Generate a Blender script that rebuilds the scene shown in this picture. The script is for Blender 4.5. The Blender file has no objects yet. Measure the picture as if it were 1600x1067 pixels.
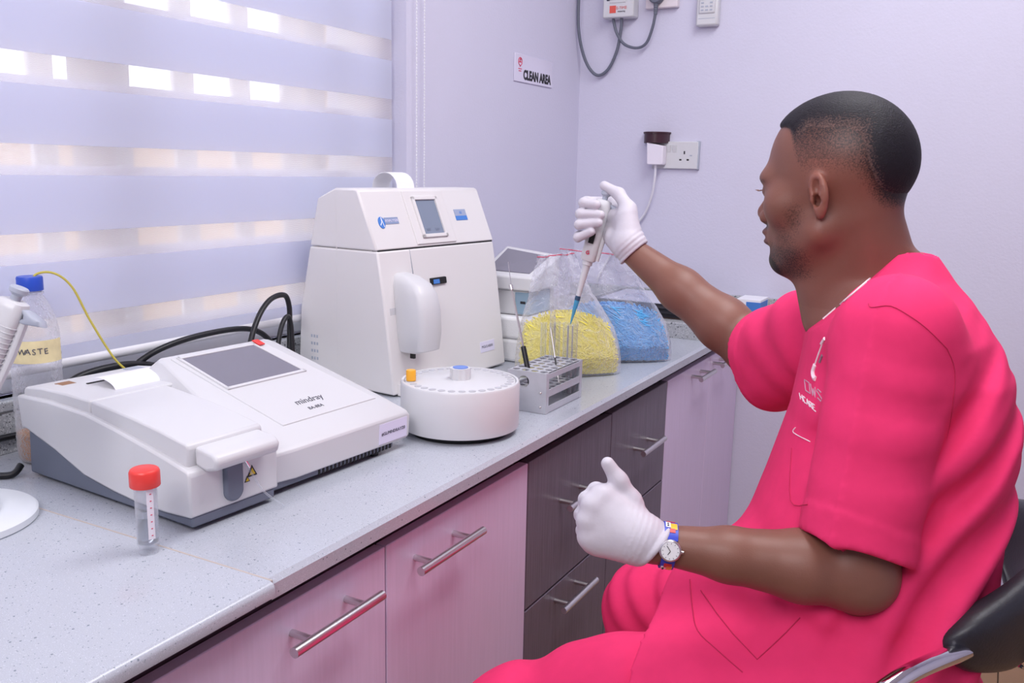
import bpy, bmesh, math, random
import numpy as np
from mathutils import Vector, Matrix
from math import sin, cos, tan, pi, radians, sqrt, atan2

random.seed(7)
sc = bpy.context.scene
COL = sc.collection

# ------------------------------------------------------------------ camera, world, lights, exposure
cam_d = bpy.data.cameras.new('camera')
cam = bpy.data.objects.new('camera', cam_d)
COL.objects.link(cam)
cam_d.sensor_width = 36.0
cam_d.lens = 31.5
cam_d.clip_start = 0.02
_r = Vector((0.87626366, 0.48139993, 0.02039871))
_u = Vector((-0.10796842, 0.15491707, 0.98200994))
_b = Vector((0.4695794, -0.86270204, 0.18772419))
cam.matrix_world = Matrix(((_r.x, _u.x, _b.x, 1.2852), (_r.y, _u.y, _b.y, 0.0), (_r.z, _u.z, _b.z, 1.3560), (0, 0, 0, 1)))
sc.camera = cam

sc.view_settings.view_transform = 'Standard'
sc.view_settings.look = 'None'
sc.view_settings.exposure = 0.0
sc.view_settings.gamma = 1.0
sc.view_settings.use_curve_mapping = False

world = bpy.data.worlds.new('overcast_sky')
sc.world = world
world.use_nodes = True
_bg = world.node_tree.nodes['Background']
_bg.inputs[0].default_value = (0.93, 0.95, 1.0, 1)
_bg.inputs[1].default_value = 5.0


def area_lamp(name, loc, target, size, power, color=(1, 1, 1)):
    d = bpy.data.lights.new(name, 'AREA')
    d.shape = 'RECTANGLE'
    d.size, d.size_y = size
    d.energy = power
    d.color = color
    o = bpy.data.objects.new(name, d)
    COL.objects.link(o)
    o.location = loc
    o.rotation_euler = (Vector(target) - Vector(loc)).to_track_quat('-Z', 'Y').to_euler()
    return o


area_lamp('bounce_flash_lamp', (1.0, -0.6, 2.58), (0.8, 1.4, 0.9), (1.3, 1.2), 43, (1.0, 0.97, 1.0))
area_lamp('ceiling_panel_lamp', (1.2, 1.45, 2.66), (1.2, 1.45, 0), (0.6, 1.5), 29, (0.97, 0.97, 1.0))

# ------------------------------------------------------------------ helpers


def lin(c):
    f = lambda v: v / 12.92 if v <= 0.04045 else ((v + 0.055) / 1.055) ** 2.4
    return tuple(f(v / 255.0) for v in c[:3])


def mat(name, rgb, rough=0.5, metal=0.0, spec=None, var=0.0, vscale=20.0, bump=0.0, bscale=200.0, trans=0.0, ior=None,
        alpha=None, coat=0.0, sheen=0.0, stretch=None, sss=0.0):
    m = bpy.data.materials.new(name)
    m.use_nodes = True
    nt = m.node_tree
    p = nt.nodes['Principled BSDF']
    col = lin(rgb)
    p.inputs['Base Color'].default_value = (*col, 1)
    p.inputs['Roughness'].default_value = rough
    p.inputs['Metallic'].default_value = metal
    if spec is not None:
        p.inputs['Specular IOR Level'].default_value = spec
    if ior:
        p.inputs['IOR'].default_value = ior
    p.inputs['Transmission Weight'].default_value = trans
    p.inputs['Coat Weight'].default_value = coat
    if sheen:
        p.inputs['Sheen Weight'].default_value = sheen
    if sss:
        p.inputs['Subsurface Weight'].default_value = sss
        p.inputs['Subsurface Radius'].default_value = (0.01, 0.004, 0.002)
    if alpha is not None:
        p.inputs['Alpha'].default_value = alpha
    if var or bump:
        tc = nt.nodes.new('ShaderNodeTexCoord')
        mp = nt.nodes.new('ShaderNodeMapping')
        nt.links.new(tc.outputs['Object'], mp.inputs['Vector'])
        if stretch:
            mp.inputs['Scale'].default_value = stretch
        if var:
            n = nt.nodes.new('ShaderNodeTexNoise')
            n.inputs['Scale'].default_value = vscale
            n.inputs['Detail'].default_value = 5
            nt.links.new(mp.outputs[0], n.inputs['Vector'])
            r = nt.nodes.new('ShaderNodeValToRGB')
            r.color_ramp.elements[0].position = 0.3
            r.color_ramp.elements[1].position = 0.7
            r.color_ramp.elements[0].color = (*[c * (1 - var) for c in col], 1)
            r.color_ramp.elements[1].color = (*[min(1, c * (1 + var)) for c in col], 1)
            nt.links.new(n.outputs['Fac'], r.inputs['Fac'])
            nt.links.new(r.outputs['Color'], p.inputs['Base Color'])
        if bump:
            n = nt.nodes.new('ShaderNodeTexNoise')
            n.inputs['Scale'].default_value = bscale
            n.inputs['Detail'].default_value = 3
            nt.links.new(mp.outputs[0], n.inputs['Vector'])
            b = nt.nodes.new('ShaderNodeBump')
            b.inputs['Strength'].default_value = bump
            b.inputs['Distance'].default_value = 0.002
            nt.links.new(n.outputs['Fac'], b.inputs['Height'])
            nt.links.new(b.outputs['Normal'], p.inputs['Normal'])
    return m


def granite(name, base, dark, light, amount=0.5, scale=420, rough=0.22):
    m = bpy.data.materials.new(name)
    m.use_nodes = True
    nt = m.node_tree
    p = nt.nodes['Principled BSDF']
    p.inputs['Roughness'].default_value = rough
    tc = nt.nodes.new('ShaderNodeTexCoord')
    prev = None
    n0 = nt.nodes.new('ShaderNodeTexNoise')
    n0.inputs['Scale'].default_value = scale * 0.9
    n0.inputs['Detail'].default_value = 4
    nt.links.new(tc.outputs['Object'], n0.inputs['Vector'])
    r0 = nt.nodes.new('ShaderNodeValToRGB')
    b = lin(base)
    r0.color_ramp.elements[0].position = 0.35
    r0.color_ramp.elements[1].position = 0.65
    r0.color_ramp.elements[0].color = (*[c * 0.90 for c in b], 1)
    r0.color_ramp.elements[1].color = (*[min(1, c * 1.06) for c in b], 1)
    nt.links.new(n0.outputs['Fac'], r0.inputs['Fac'])
    prev = r0.outputs['Color']
    for sc_, colr, thr, w in ((scale * 0.55, dark, 0.16 * amount, 0.8), (scale * 0.3, dark, 0.07 * amount, 0.9), (scale * 0.8, light, 0.3 * amount, 0.6)):
        v = nt.nodes.new('ShaderNodeTexVoronoi')
        v.inputs['Scale'].default_value = sc_
        nt.links.new(tc.outputs['Object'], v.inputs['Vector'])
        sep = nt.nodes.new('ShaderNodeSeparateColor')
        nt.links.new(v.outputs['Color'], sep.inputs[0])
        lt = nt.nodes.new('ShaderNodeMath')
        lt.operation = 'LESS_THAN'
        lt.inputs[1].default_value = thr
        nt.links.new(sep.outputs[0], lt.inputs[0])
        d = nt.nodes.new('ShaderNodeMath')
        d.operation = 'LESS_THAN'
        d.inputs[1].default_value = 0.42
        nt.links.new(v.outputs['Distance'], d.inputs[0])
        mu = nt.nodes.new('ShaderNodeMath')
        mu.operation = 'MULTIPLY'
        nt.links.new(lt.outputs[0], mu.inputs[0])
        nt.links.new(d.outputs[0], mu.inputs[1])
        mw = nt.nodes.new('ShaderNodeMath')
        mw.operation = 'MULTIPLY'
        mw.inputs[1].default_value = w
        nt.links.new(mu.outputs[0], mw.inputs[0])
        mx = nt.nodes.new('ShaderNodeMix')
        mx.data_type = 'RGBA'
        nt.links.new(mw.outputs[0], mx.inputs['Factor'])
        nt.links.new(prev, mx.inputs[6])
        mx.inputs[7].default_value = (*lin(colr), 1)
        prev = mx.outputs[2]
    nt.links.new(prev, p.inputs['Base Color'])
    return m


def sheet_mat(name, rgb, clear=0.5, translucent=0.5, weave=900.0, rough=0.8):
    """thin woven cloth: part see-through holes, part diffuse, part translucent"""
    m = bpy.data.materials.new(name)
    m.use_nodes = True
    nt = m.node_tree
    nt.nodes.clear()
    out = nt.nodes.new('ShaderNodeOutputMaterial')
    df = nt.nodes.new('ShaderNodeBsdfDiffuse')
    tl = nt.nodes.new('ShaderNodeBsdfTranslucent')
    tr = nt.nodes.new('ShaderNodeBsdfTransparent')
    c = (*lin(rgb), 1)
    df.inputs[0].default_value = c
    tl.inputs[0].default_value = c
    m1 = nt.nodes.new('ShaderNodeMixShader')
    m1.inputs[0].default_value = translucent
    nt.links.new(df.outputs[0], m1.inputs[1])
    nt.links.new(tl.outputs[0], m1.inputs[2])
    m2 = nt.nodes.new('ShaderNodeMixShader')
    m2.inputs[0].default_value = clear
    if weave:
        tc = nt.nodes.new('ShaderNodeTexCoord')
        n = nt.nodes.new('ShaderNodeTexWave')
        n.wave_type = 'BANDS'
        n.bands_direction = 'Z'
        n.inputs['Scale'].default_value = weave * 0.18
        n.inputs['Distortion'].default_value = 6.0
        n.inputs['Detail Scale'].default_value = 0.6
        nt.links.new(tc.outputs['Object'], n.inputs['Vector'])
        mr = nt.nodes.new('ShaderNodeMapRange')
        mr.inputs['To Min'].default_value = max(0, clear - 0.08)
        mr.inputs['To Max'].default_value = min(1, clear + 0.08)
        nt.links.new(n.outputs['Fac'], mr.inputs['Value'])
        nt.links.new(mr.outputs[0], m2.inputs[0])
    nt.links.new(m1.outputs[0], m2.inputs[1])
    nt.links.new(tr.outputs[0], m2.inputs[2])
    nt.links.new(m2.outputs[0], out.inputs[0])
    return m


def film_mat(name, rgb, clear=0.8, rough=0.15, bump=0.4, bscale=30, gloss=0.5, rim=0.35):
    """clear plastic film / thin clear wall: transparent with glossy and milky share"""
    m = bpy.data.materials.new(name)
    m.use_nodes = True
    nt = m.node_tree
    nt.nodes.clear()
    out = nt.nodes.new('ShaderNodeOutputMaterial')
    tr = nt.nodes.new('ShaderNodeBsdfTransparent')
    tr.inputs[0].default_value = (*[0.5 + 0.5 * c for c in lin(rgb)], 1)
    p = nt.nodes.new('ShaderNodeBsdfPrincipled')
    p.inputs['Base Color'].default_value = (*lin(rgb), 1)
    p.inputs['Roughness'].default_value = rough
    p.inputs['Specular IOR Level'].default_value = gloss
    mx = nt.nodes.new('ShaderNodeMixShader')
    lw = nt.nodes.new('ShaderNodeLayerWeight')
    lw.inputs['Blend'].default_value = 0.35
    mr = nt.nodes.new('ShaderNodeMapRange')
    mr.inputs['To Min'].default_value = clear
    mr.inputs['To Max'].default_value = clear * rim
    nt.links.new(lw.outputs['Facing'], mr.inputs['Value'])
    if bump:
        tc = nt.nodes.new('ShaderNodeTexCoord')
        n = nt.nodes.new('ShaderNodeTexNoise')
        n.inputs['Scale'].default_value = bscale
        n.inputs['Detail'].default_value = 3
        n.inputs['Distortion'].default_value = 1.5
        nt.links.new(tc.outputs['Object'], n.inputs['Vector'])
        b = nt.nodes.new('ShaderNodeBump')
        b.inputs['Strength'].default_value = bump
        b.inputs['Distance'].default_value = 0.01
        nt.links.new(n.outputs['Fac'], b.inputs['Height'])
        nt.links.new(b.outputs['Normal'], p.inputs['Normal'])
        nt.links.new(b.outputs['Normal'], lw.inputs['Normal'])
    nt.links.new(mr.outputs[0], mx.inputs[0])
    nt.links.new(p.outputs[0], mx.inputs[1])
    nt.links.new(tr.outputs[0], mx.inputs[2])
    nt.links.new(mx.outputs[0], out.inputs[0])
    return m


def vec(p):
    return Vector(p)


class MB:
    def __init__(s):
        s.bm = bmesh.new()

    def box(s, x0, x1, y0, y1, z0, z1):
        v = [s.bm.verts.new((x, y, z)) for x in (x0, x1) for y in (y0, y1) for z in (z0, z1)]
        for f in ((0, 1, 3, 2), (4, 6, 7, 5), (0, 4, 5, 1), (2, 3, 7, 6), (0, 2, 6, 4), (1, 5, 7, 3)):
            s.bm.faces.new([v[i] for i in f])
        return s

    def hexa(s, p):
        """8 corners: bottom 4 (ccw), top 4"""
        v = [s.bm.verts.new(q) for q in p]
        for f in ((3, 2, 1, 0), (4, 5, 6, 7), (0, 1, 5, 4), (1, 2, 6, 5), (2, 3, 7, 6), (3, 0, 4, 7)):
            s.bm.faces.new([v[i] for i in f])
        return s

    def prism(s, poly, axis, a, b, poly2=None):
        """poly: list of 2-tuples in the plane of the two other axes (x,y,z order), extruded along axis from a to b"""
        poly2 = poly2 or poly

        def P(q, t):
            return {'x': (t, q[0], q[1]), 'y': (q[0], t, q[1]), 'z': (q[0], q[1], t)}[axis]
        A = [s.bm.verts.new(P(q, a)) for q in poly]
        B = [s.bm.verts.new(P(q, b)) for q in poly2]
        n = len(poly)
        s.bm.faces.new(A[::-1])
        s.bm.faces.new(B)
        for i in range(n):
            j = (i + 1) % n
            s.bm.faces.new((A[i], A[j], B[j], B[i]))
        return s

    def loft(s, rings, closed=True, caps=True):
        R = [[s.bm.verts.new(q) for q in r] for r in rings]
        n = len(R[0])
        for a, b in zip(R[:-1], R[1:]):
            for i in range(n if closed else n - 1):
                j = (i + 1) % n
                s.bm.faces.new((a[i], a[j], b[j], b[i]))
        if caps and closed:
            s.bm.faces.new(R[0][::-1])
            s.bm.faces.new(R[-1])
        return s

    def lathe(s, prof, origin=(0, 0, 0), seg=32, axis=(0, 0, 1), caps=True):
        q = Vector((0, 0, 1)).rotation_difference(Vector(axis).normalized())
        o = Vector(origin)
        rings = []
        for r, z in prof:
            rings.append([o + q @ Vector((max(r, 1e-5) * cos(2 * pi * i / seg), max(r, 1e-5) * sin(2 * pi * i / seg), z)) for i in range(seg)])
        return s.loft(rings, True, caps)

    def cyl(s, p0, p1, r, r2=None, seg=16):
        p0, p1 = Vector(p0), Vector(p1)
        L = (p1 - p0).length
        return s.lathe([(r, 0), (r if r2 is None else r2, L)], p0, seg, p1 - p0)

    def tube(s, pts, r, seg=10, caps=True):
        pts = [Vector(p) for p in pts]
        rr = r if isinstance(r, (list, tuple)) else [r] * len(pts)
        rings = []
        t = (pts[1] - pts[0]).normalized()
        up = Vector((0, 0, 1)) if abs(t.z) < 0.9 else Vector((1, 0, 0))
        n = t.cross(up).normalized()
        for i, p in enumerate(pts):
            a = pts[max(0, i - 1)]
            b = pts[min(len(pts) - 1, i + 1)]
            t2 = (b - a).normalized()
            n = (n - t2 * n.dot(t2)).normalized()
            bn = t2.cross(n)
            rings.append([p + (n * cos(2 * pi * k / seg) + bn * sin(2 * pi * k / seg)) * rr[i] for k in range(seg)])
        return s.loft(rings, True, caps)

    def ball(s, c, r, seg=16, rings=10, scale=(1, 1, 1)):
        prof = [(sin(pi * i / rings), -cos(pi * i / rings)) for i in range(rings + 1)]
        R = []
        for a, z in prof:
            a = max(a, 1e-4)
            R.append([(c[0] + r * scale[0] * a * cos(2 * pi * k / seg), c[1] + r * scale[1] * a * sin(2 * pi * k / seg), c[2] + r * scale[2] * z) for k in range(seg)])
        return s.loft(R, True, True)

    def xf(s, M):
        s.bm.transform(M)
        return s


def spline(pts, n=8, closed=False):
    pts = [Vector(p) for p in pts]
    out = []
    N = len(pts)
    for i in range(N - 1 if not closed else N):
        if closed:
            p0, p1, p2, p3 = pts[(i - 1) % N], pts[i], pts[(i + 1) % N], pts[(i + 2) % N]
        else:
            p0, p1, p2, p3 = pts[max(i - 1, 0)], pts[i], pts[i + 1], pts[min(i + 2, N - 1)]
        for k in range(n):
            t = k / n
            out.append(0.5 * ((2 * p1) + (p2 - p0) * t + (2 * p0 - 5 * p1 + 4 * p2 - p3) * t * t + (3 * p1 - p0 - 3 * p2 + p3) * t ** 3))
    if not closed:
        out.append(pts[-1])
    return out


def set_tag(o, label=None, cat=None, group=None, kind=None):
    for k, v in (('label', label), ('category', cat), ('group', group), ('kind', kind)):
        if v:
            o[k] = v
    return o


def empty(name, loc=(0, 0, 0), rz=0.0, **kw):
    o = bpy.data.objects.new(name, None)
    o.empty_display_size = 0.05
    COL.objects.link(o)
    o.location = loc
    o.rotation_euler = (0, 0, rz)
    return set_tag(o, **kw)


def top_matrix(o):
    while o.parent:
        o = o.parent
    return Matrix.Translation(o.location) @ o.rotation_euler.to_matrix().to_4x4()


def put(name, mb, material, parent=None, world=False, smooth=40, bevel=0, bseg=2, **kw):
    bm = mb.bm
    if world and parent is not None:
        bm.transform(top_matrix(parent).inverted())
    bmesh.ops.recalc_face_normals(bm, faces=bm.faces)
    me = bpy.data.meshes.new(name)
    bm.to_mesh(me)
    bm.free()
    for f in me.polygons:
        f.use_smooth = bool(smooth)
    if smooth:
        me.set_sharp_from_angle(angle=radians(smooth))
    me.materials.append(material)
    o = bpy.data.objects.new(name, me)
    COL.objects.link(o)
    if parent is not None:
        o.parent = parent
    if bevel:
        b = o.modifiers.new('edge', 'BEVEL')
        b.width = bevel
        b.segments = bseg
        b.limit_method = 'ANGLE'
        b.angle_limit = radians(35)
        b.harden_normals = False
    return set_tag(o, **kw)


def text_part(name, s, size, origin, right, up, material, parent, world=False, align='CENTER', thick=0.0004, stretch=1.0, bold=0.0, **kw):
    cu = bpy.data.curves.new('t', 'FONT')
    cu.body = s
    cu.size = size
    cu.align_x = align
    cu.align_y = 'CENTER'
    cu.extrude = thick
    cu.offset = bold
    cu.resolution_u = 3
    tmp = bpy.data.objects.new('t', cu)
    COL.objects.link(tmp)
    me = bpy.data.meshes.new_from_object(tmp)
    bpy.data.objects.remove(tmp)
    bpy.data.curves.remove(cu)
    r = Vector(right).normalized()
    u = Vector(up).normalized()
    u = (u - r * u.dot(r)).normalized()
    n = r.cross(u)
    o0 = Vector(origin)
    R = r * stretch
    Mx = Matrix(((R.x, u.x, n.x, o0.x), (R.y, u.y, n.y, o0.y), (R.z, u.z, n.z, o0.z), (0, 0, 0, 1)))
    me.transform(Mx)
    if world and parent is not None:
        me.transform(top_matrix(parent).inverted())
    me.materials.clear()
    me.materials.append(material)
    me.name = name
    o = bpy.data.objects.new(name, me)
    COL.objects.link(o)
    o.parent = parent
    return set_tag(o, **kw)


def copy_part(o, parent, loc=None, rot=None):
    c = o.copy()
    COL.objects.link(c)
    c.parent = parent
    if loc is not None:
        c.location = loc
    if rot is not None:
        c.rotation_euler = rot
    return c


# ------------------------------------------------------------------ materials
m_wall = mat('lavender_wall_paint', (213, 211, 229), 0.75, bump=0.25, bscale=170, var=0.012, vscale=3)
m_ceil = mat('ceiling_paint', (236, 234, 242), 0.9)
m_tile = mat('tan_floor_tile', (164, 128, 96), 0.35, var=0.08, vscale=9, bump=0.02)
m_grout = mat('dark_grout', (92, 72, 58), 0.9)
m_counter = granite('pale_quartz_worktop', (184, 188, 198), (122, 132, 142), (220, 225, 232), 0.24, 1050, 0.2)
m_splash = granite('grey_granite_upstand', (176, 178, 182), (70, 72, 76), (230, 230, 230), 1.1, 500, 0.4)
m_seam = mat('tan_seam_filler', (188, 176, 168), 0.8)
m_pinkdoor = mat('lilac_gloss_laminate', (224, 206, 234), 0.35, spec=0.4, var=0.03, vscale=60, stretch=(1, 3, 0.15))
m_dark = mat('charcoal_woodgrain_laminate', (108, 98, 111), 0.42, var=0.22, vscale=70, stretch=(1, 4, 0.12), bump=0.12, bscale=120)
m_carcass = mat('dark_carcass', (76, 58, 70), 0.7)
m_edge = mat('door_edge_band', (206, 198, 206), 0.5)
m_steel = mat('brushed_steel', (214, 210, 210), 0.30, 1.0, bump=0.03, bscale=400)
m_chrome = mat('chrome', (225, 225, 230), 0.06, 1.0)
m_white = mat('white_instrument_plastic', (214, 214, 217), 0.38, bump=0.03, bscale=900)
m_white2 = mat('warm_white_plastic', (228, 225, 225), 0.42, bump=0.03, bscale=900)
m_grey = mat('slate_grey_plastic', (108, 114, 130), 0.55, bump=0.03, bscale=900)
m_lgrey = mat('light_grey_plastic', (176, 182, 196), 0.45)
m_black = mat('black_rubber', (22, 23, 28), 0.4)
m_slot = mat('dark_recess', (18, 18, 22), 0.7)
m_screen = mat('switched_off_lcd', (128, 126, 138), 0.12, spec=0.6)
m_screen2 = mat('dim_blue_lcd', (128, 140, 160), 0.25)
m_paper = mat('white_paper', (240, 240, 246), 0.7)
m_label = mat('lilac_white_label', (226, 222, 244), 0.6)
m_ink = mat('grey_ink', (84, 84, 96), 0.7)
m_blackink = mat('black_ink', (44, 44, 50), 0.7)
m_red = mat('red_plastic', (236, 66, 60), 0.35)
m_redink = mat('red_ink', (210, 70, 100), 0.7)
m_blue = mat('royal_blue_plastic', (38, 78, 190), 0.4)
m_blueprint = mat('blue_print', (70, 130, 210), 0.5)
m_greyprint = mat('grey_print', (160, 172, 200), 0.5)
m_yellowcap = mat('amber_cap_plastic', (248, 178, 50), 0.4)
m_blind = sheet_mat('lavender_blind_cloth', (236, 237, 247), 0.01, 0.60, weave=0)
m_sheer = sheet_mat('sheer_blind_mesh', (242, 236, 236), 0.56, 0.62, weave=900)
m_sheer_b = sheet_mat('sheer_rear_mesh', (242, 236, 236), 0.76, 0.62, weave=0)
m_alu = mat('white_window_frame', (236, 236, 240), 0.4)
m_stile = mat('grey_insect_screen_stile', (150, 150, 152), 0.6)
m_glass = film_mat('window_glass', (245, 250, 255), 0.95, 0.05, 0, 1, 0.5)
m_clear = film_mat('clear_plastic', (240, 242, 246), 0.90, 0.06, 0, 1, 0.5, 0.55)
m_tubeglass = film_mat('test_tube_glass', (246, 248, 250), 0.97, 0.04, 0, 1, 0.9, 0.72)
m_bag = film_mat('crinkled_bag_film', (236, 236, 244), 0.86, 0.10, 0.9, 30, 0.7, 0.25)
m_bottle = film_mat('ribbed_bottle_plastic', (236, 236, 242), 0.86, 0.08, 0.35, 90, 0.6)
m_liquid = mat('clear_sample_liquid', (206, 212, 220), 0.05, trans=0.9, ior=1.33)
m_amber = mat('amber_waste_liquid', (172, 112, 44), 0.2)
m_beige = mat('beige_outside_wall', (184, 152, 108), 0.9, var=0.06, vscale=2)
m_yellow = mat('yellow_tip_plastic', (246, 234, 86), 0.6, sss=0.0)
m_bluetip = mat('blue_tip_plastic', (96, 182, 238), 0.6)
m_yellowtube = film_mat('yellow_tubing', (220, 205, 90), 0.35, 0.3, 0, 1, 0.4)
m_foam = mat('white_foam', (238, 238, 240), 0.8, bump=0.3, bscale=300)
m_alum = mat('dull_aluminium', (206, 208, 214), 0.42, 0.35, var=0.06, vscale=30, bump=0.06, bscale=300)
m_cable = mat('grey_cable_sheath', (104, 108, 122), 0.5)
m_cablew = mat('white_cable_sheath', (226, 224, 232), 0.5)
m_brown = mat('dark_brown_plastic', (62, 34, 44), 0.35)
m_brass = mat('dark_device', (50, 50, 64), 0.4)

# ------------------------------------------------------------------ room shell
YB = 2.7914
XR = 3.3
YF = -2.0
ZT = 2.72
NX = -0.075          # back face of the window niche
NY = 1.81            # where the niche ends

mb = MB()
mb.box(-0.22, 0.0, NY, YB, 0, ZT)
mb.box(-0.22, 0.0, YF, -0.62, 0, ZT)
mb.box(-0.22, NX, -0.62, NY, 0, 0.985)
mb.box(-0.22, 0.0, -0.62, NY, 2.25, ZT)
mb.box(-0.22, NX, -0.62, -0.5, 0.985, 2.25)
mb.box(-0.22, NX, 1.785, NY, 0.985, 2.25)
put('wall_left', mb, m_wall, kind='structure', smooth=0)
put('wall_back', MB().box(-0.22, XR + 0.12, YB, YB + 0.14, 0, ZT), m_wall, kind='structure', smooth=0)
put('wall_right', MB().box(XR, XR + 0.12, YF, YB, 0, ZT), m_wall, kind='structure', smooth=0)
put('wall_front', MB().box(-0.22, XR + 0.12, YF - 0.12, YF, 0, ZT), m_wall, kind='structure', smooth=0)
put('ceiling', MB().box(-0.22, XR + 0.12, YF - 0.12, YB + 0.14, ZT, ZT + 0.1), m_ceil, kind='structure', smooth=0)

floor = put('floor', MB().box(-0.22, XR + 0.12, YF - 0.12, YB + 0.14, -0.06, -0.004), m_grout, kind='structure', smooth=0)
T = 0.40
tile0 = None
nx = 0
y = YF
iy = 0
tile_me = None
while y < YB - 0.02:
    x = 0.60 - 0.40
    while x < XR - 0.02:
        x1 = min(x + T, XR)
        y1 = min(y + T, YB)
        if abs(x1 - x - T) < 1e-6 and abs(y1 - y - T) < 1e-6 and tile_me is not None:
            o = bpy.data.objects.new('tile', tile_me)
            COL.objects.link(o)
            o.parent = floor
            o.location = (x, y, 0)
        else:
            o = put('tile', MB().box(0.002, x1 - x - 0.002, 0.002, y1 - y - 0.002, -0.006, 0.0), m_tile, floor, smooth=0)
            o.location = (x, y, 0)
            if abs(x1 - x - T) < 1e-6 and abs(y1 - y - T) < 1e-6:
                tile_me = o.data
        x += T
    y += T

# outside, seen through the sheer cloth
put('ground', MB().box(-5.0, -0.23, -4.0, 9.0, -0.3, -0.1), mat('pale_concrete_yard', (196, 186, 172), 0.9, var=0.05), kind='structure', smooth=0)
w = put('wall_outside', MB().box(-2.2, -2.05, -4.0, 9.0, -0.1, 1.50), m_beige, kind='structure', smooth=0)
put('buttress', MB().box(-0.50, -0.225, 1.95, 2.30, -0.1, 3.0), m_beige, w, smooth=0)
put('coping', MB().box(-2.24, -2.01, -4.0, 9.0, 1.50, 1.53), m_alu, w, smooth=0)

# window in the niche
win = empty('window_1', (-0.12, 0.64, 0.985), kind='structure')
WX0, WX1 = -0.150, -0.095
mb = MB()
mb.box(WX0, WX1, -0.5, 1.785, 0.985, 1.030)
mb.box(WX0, WX1, -0.5, 1.785, 2.20, 2.25)
mb.box(WX0, WX1, -0.5, -0.46, 1.030, 2.20)
mb.box(WX0, WX1, 1.740, 1.785, 1.030, 2.20)
put('window_frame', mb, m_alu, win, world=True, bevel=0.004)
put('window_sill', MB().box(NX - 0.02, NX + 0.022, -0.5, 1.785, 0.968, 0.985), m_splash, win, world=True, bevel=0.003)
for y0, bw in ((-0.384, 0.046), (-0.234, 0.046), (-0.084, 0.046), (0.066, 0.046), (0.216, 0.046), (0.366, 0.046), (0.516, 0.046), (0.666, 0.046), (0.816, 0.046), (0.966, 0.046), (1.119, 0.046), (1.267, 0.05), (1.42, 0.05), (1.568, 0.066)):
    put('security_bar', MB().box(-0.178, -0.165, y0, y0 + bw, 1.0, 2.22), m_alu, win, world=True, bevel=0.003)
for y0, y1 in ((0.340, 0.400), (1.017, 1.085), (1.607, 1.650)):
    put('sash_stile', MB().box(-0.140, -0.112, y0, y1, 1.030, 2.20), m_stile, win, world=True, bevel=0.003)
for y0, y1 in ((-0.46, 0.34), (0.40, 1.017), (1.085, 1.607), (1.650, 1.74)):
    put('pane', MB().box(-0.128, -0.124, y0, y1, 1.030, 2.20), m_glass, win, world=True, smooth=0)

# zebra roller blind
bl = empty('zebra_blind', (-0.03, 0.6, 2.2), label='white zebra roller blind with opaque and sheer stripes over the window', cat='blind')
BY0, BY1 = -0.56, 1.793
put('headrail', MB().box(-0.065, 0.0, BY0, BY1 + 0.005, 2.16, 2.245), m_alu, bl, world=True, bevel=0.006)
z = 1.063
k = 0
tops = [1.063 + 0.1353 * i for i in range(9)]
for i, zt in enumerate(tops):
    zb = zt - 0.0885 if i else 1.036
    if zt > 2.16:
        zt = 2.16
    put('opaque_stripe', MB().box(-0.0306, -0.0300, BY0, BY1, zb, zt), m_blind, bl, world=True, smooth=0)
    zu = min(2.16, zt + 0.0468)
    if zt < 2.15:
        put('sheer_stripe', MB().box(-0.0305, -0.0302, BY0, BY1, zt, zu), m_sheer, bl, world=True, smooth=0)
    # rear layer
    za, zc = zb + 0.005 if i else 1.05, min(2.16, zt + 0.0145)
    put('rear_opaque_stripe', MB().box(-0.0506, -0.0500, BY0, BY1, za, zc), m_blind, bl, world=True, smooth=0)
    zd = min(2.16, zb + 0.1353 + 0.005 if i else 1.063 + 0.1353 - 0.0885 + 0.005)
    if zd > zc + 0.005:
        put('rear_sheer_stripe', MB().box(-0.0505, -0.0502, BY0, BY1, zc, zd), m_sheer_b, bl, world=True, smooth=0)
put('bottom_rail', MB().lathe([(0.010, 0), (0.010, BY1 - BY0)], (-0.036, BY0, 1.034), 12, (0, 1, 0)), m_alu, bl, world=True)
for yy, xx in ((1.835, 0.012), (1.868, 0.012)):
    zz = 1.14
    mb = MB()
    while zz < 2.18:
        mb.ball((xx, yy, zz), 0.0021, 6, 4)
        mb.box(xx - 0.0005, xx + 0.0005, yy - 0.0005, yy + 0.0005, zz, zz + 0.0075)
        zz += 0.0075
    put('bead_chain', mb, m_alu, bl, world=True)

# ------------------------------------------------------------------ worktops, upstands, ledge
SE = 0.693
wt = put('worktop', MB().prism([(NX, 0.9), (0.601, 0.9), (0.607, 0.894), (0.607, 0.876), (NX, 0.876)], 'y', SE + 0.001, 1.808), m_counter, smooth=30)
bm = bmesh.new()
bm.from_mesh(wt.data)
t2 = MB()
t2.bm.free()
t2.bm = bm
t2.prism([(0.001, 0.9), (0.601, 0.9), (0.607, 0.894), (0.607, 0.876), (0.001, 0.876)], 'y', 1.808, 2.405)
bm.to_mesh(wt.data)
bm.free()
set_tag(wt, 'pale speckled quartz worktop beyond the seam, carrying the two analysers', 'worktop')
near = put('worktop', MB().prism([(NX, 0.9005), (0.607, 0.9005), (0.6125, 0.8975), (0.6145, 0.893), (0.6135, 0.882), (NX, 0.882)], 'y', -1.2, SE - 0.001), m_counter, smooth=50)
set_tag(near, 'pale speckled quartz worktop on the near side of the seam, under the red-capped tube', 'worktop')
put('seam_filler', MB().box(NX, 0.609, SE - 0.0013, SE + 0.0013, 0.884, 0.9007), m_seam, near, smooth=0)
us = put('upstand', MB().box(NX, NX + 0.018, -0.62, 1.80, 0.9, 0.968), m_splash, smooth=0, bevel=0.002)
set_tag(us, 'grey speckled stone upstand below the window behind the analysers', 'upstand')
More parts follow.
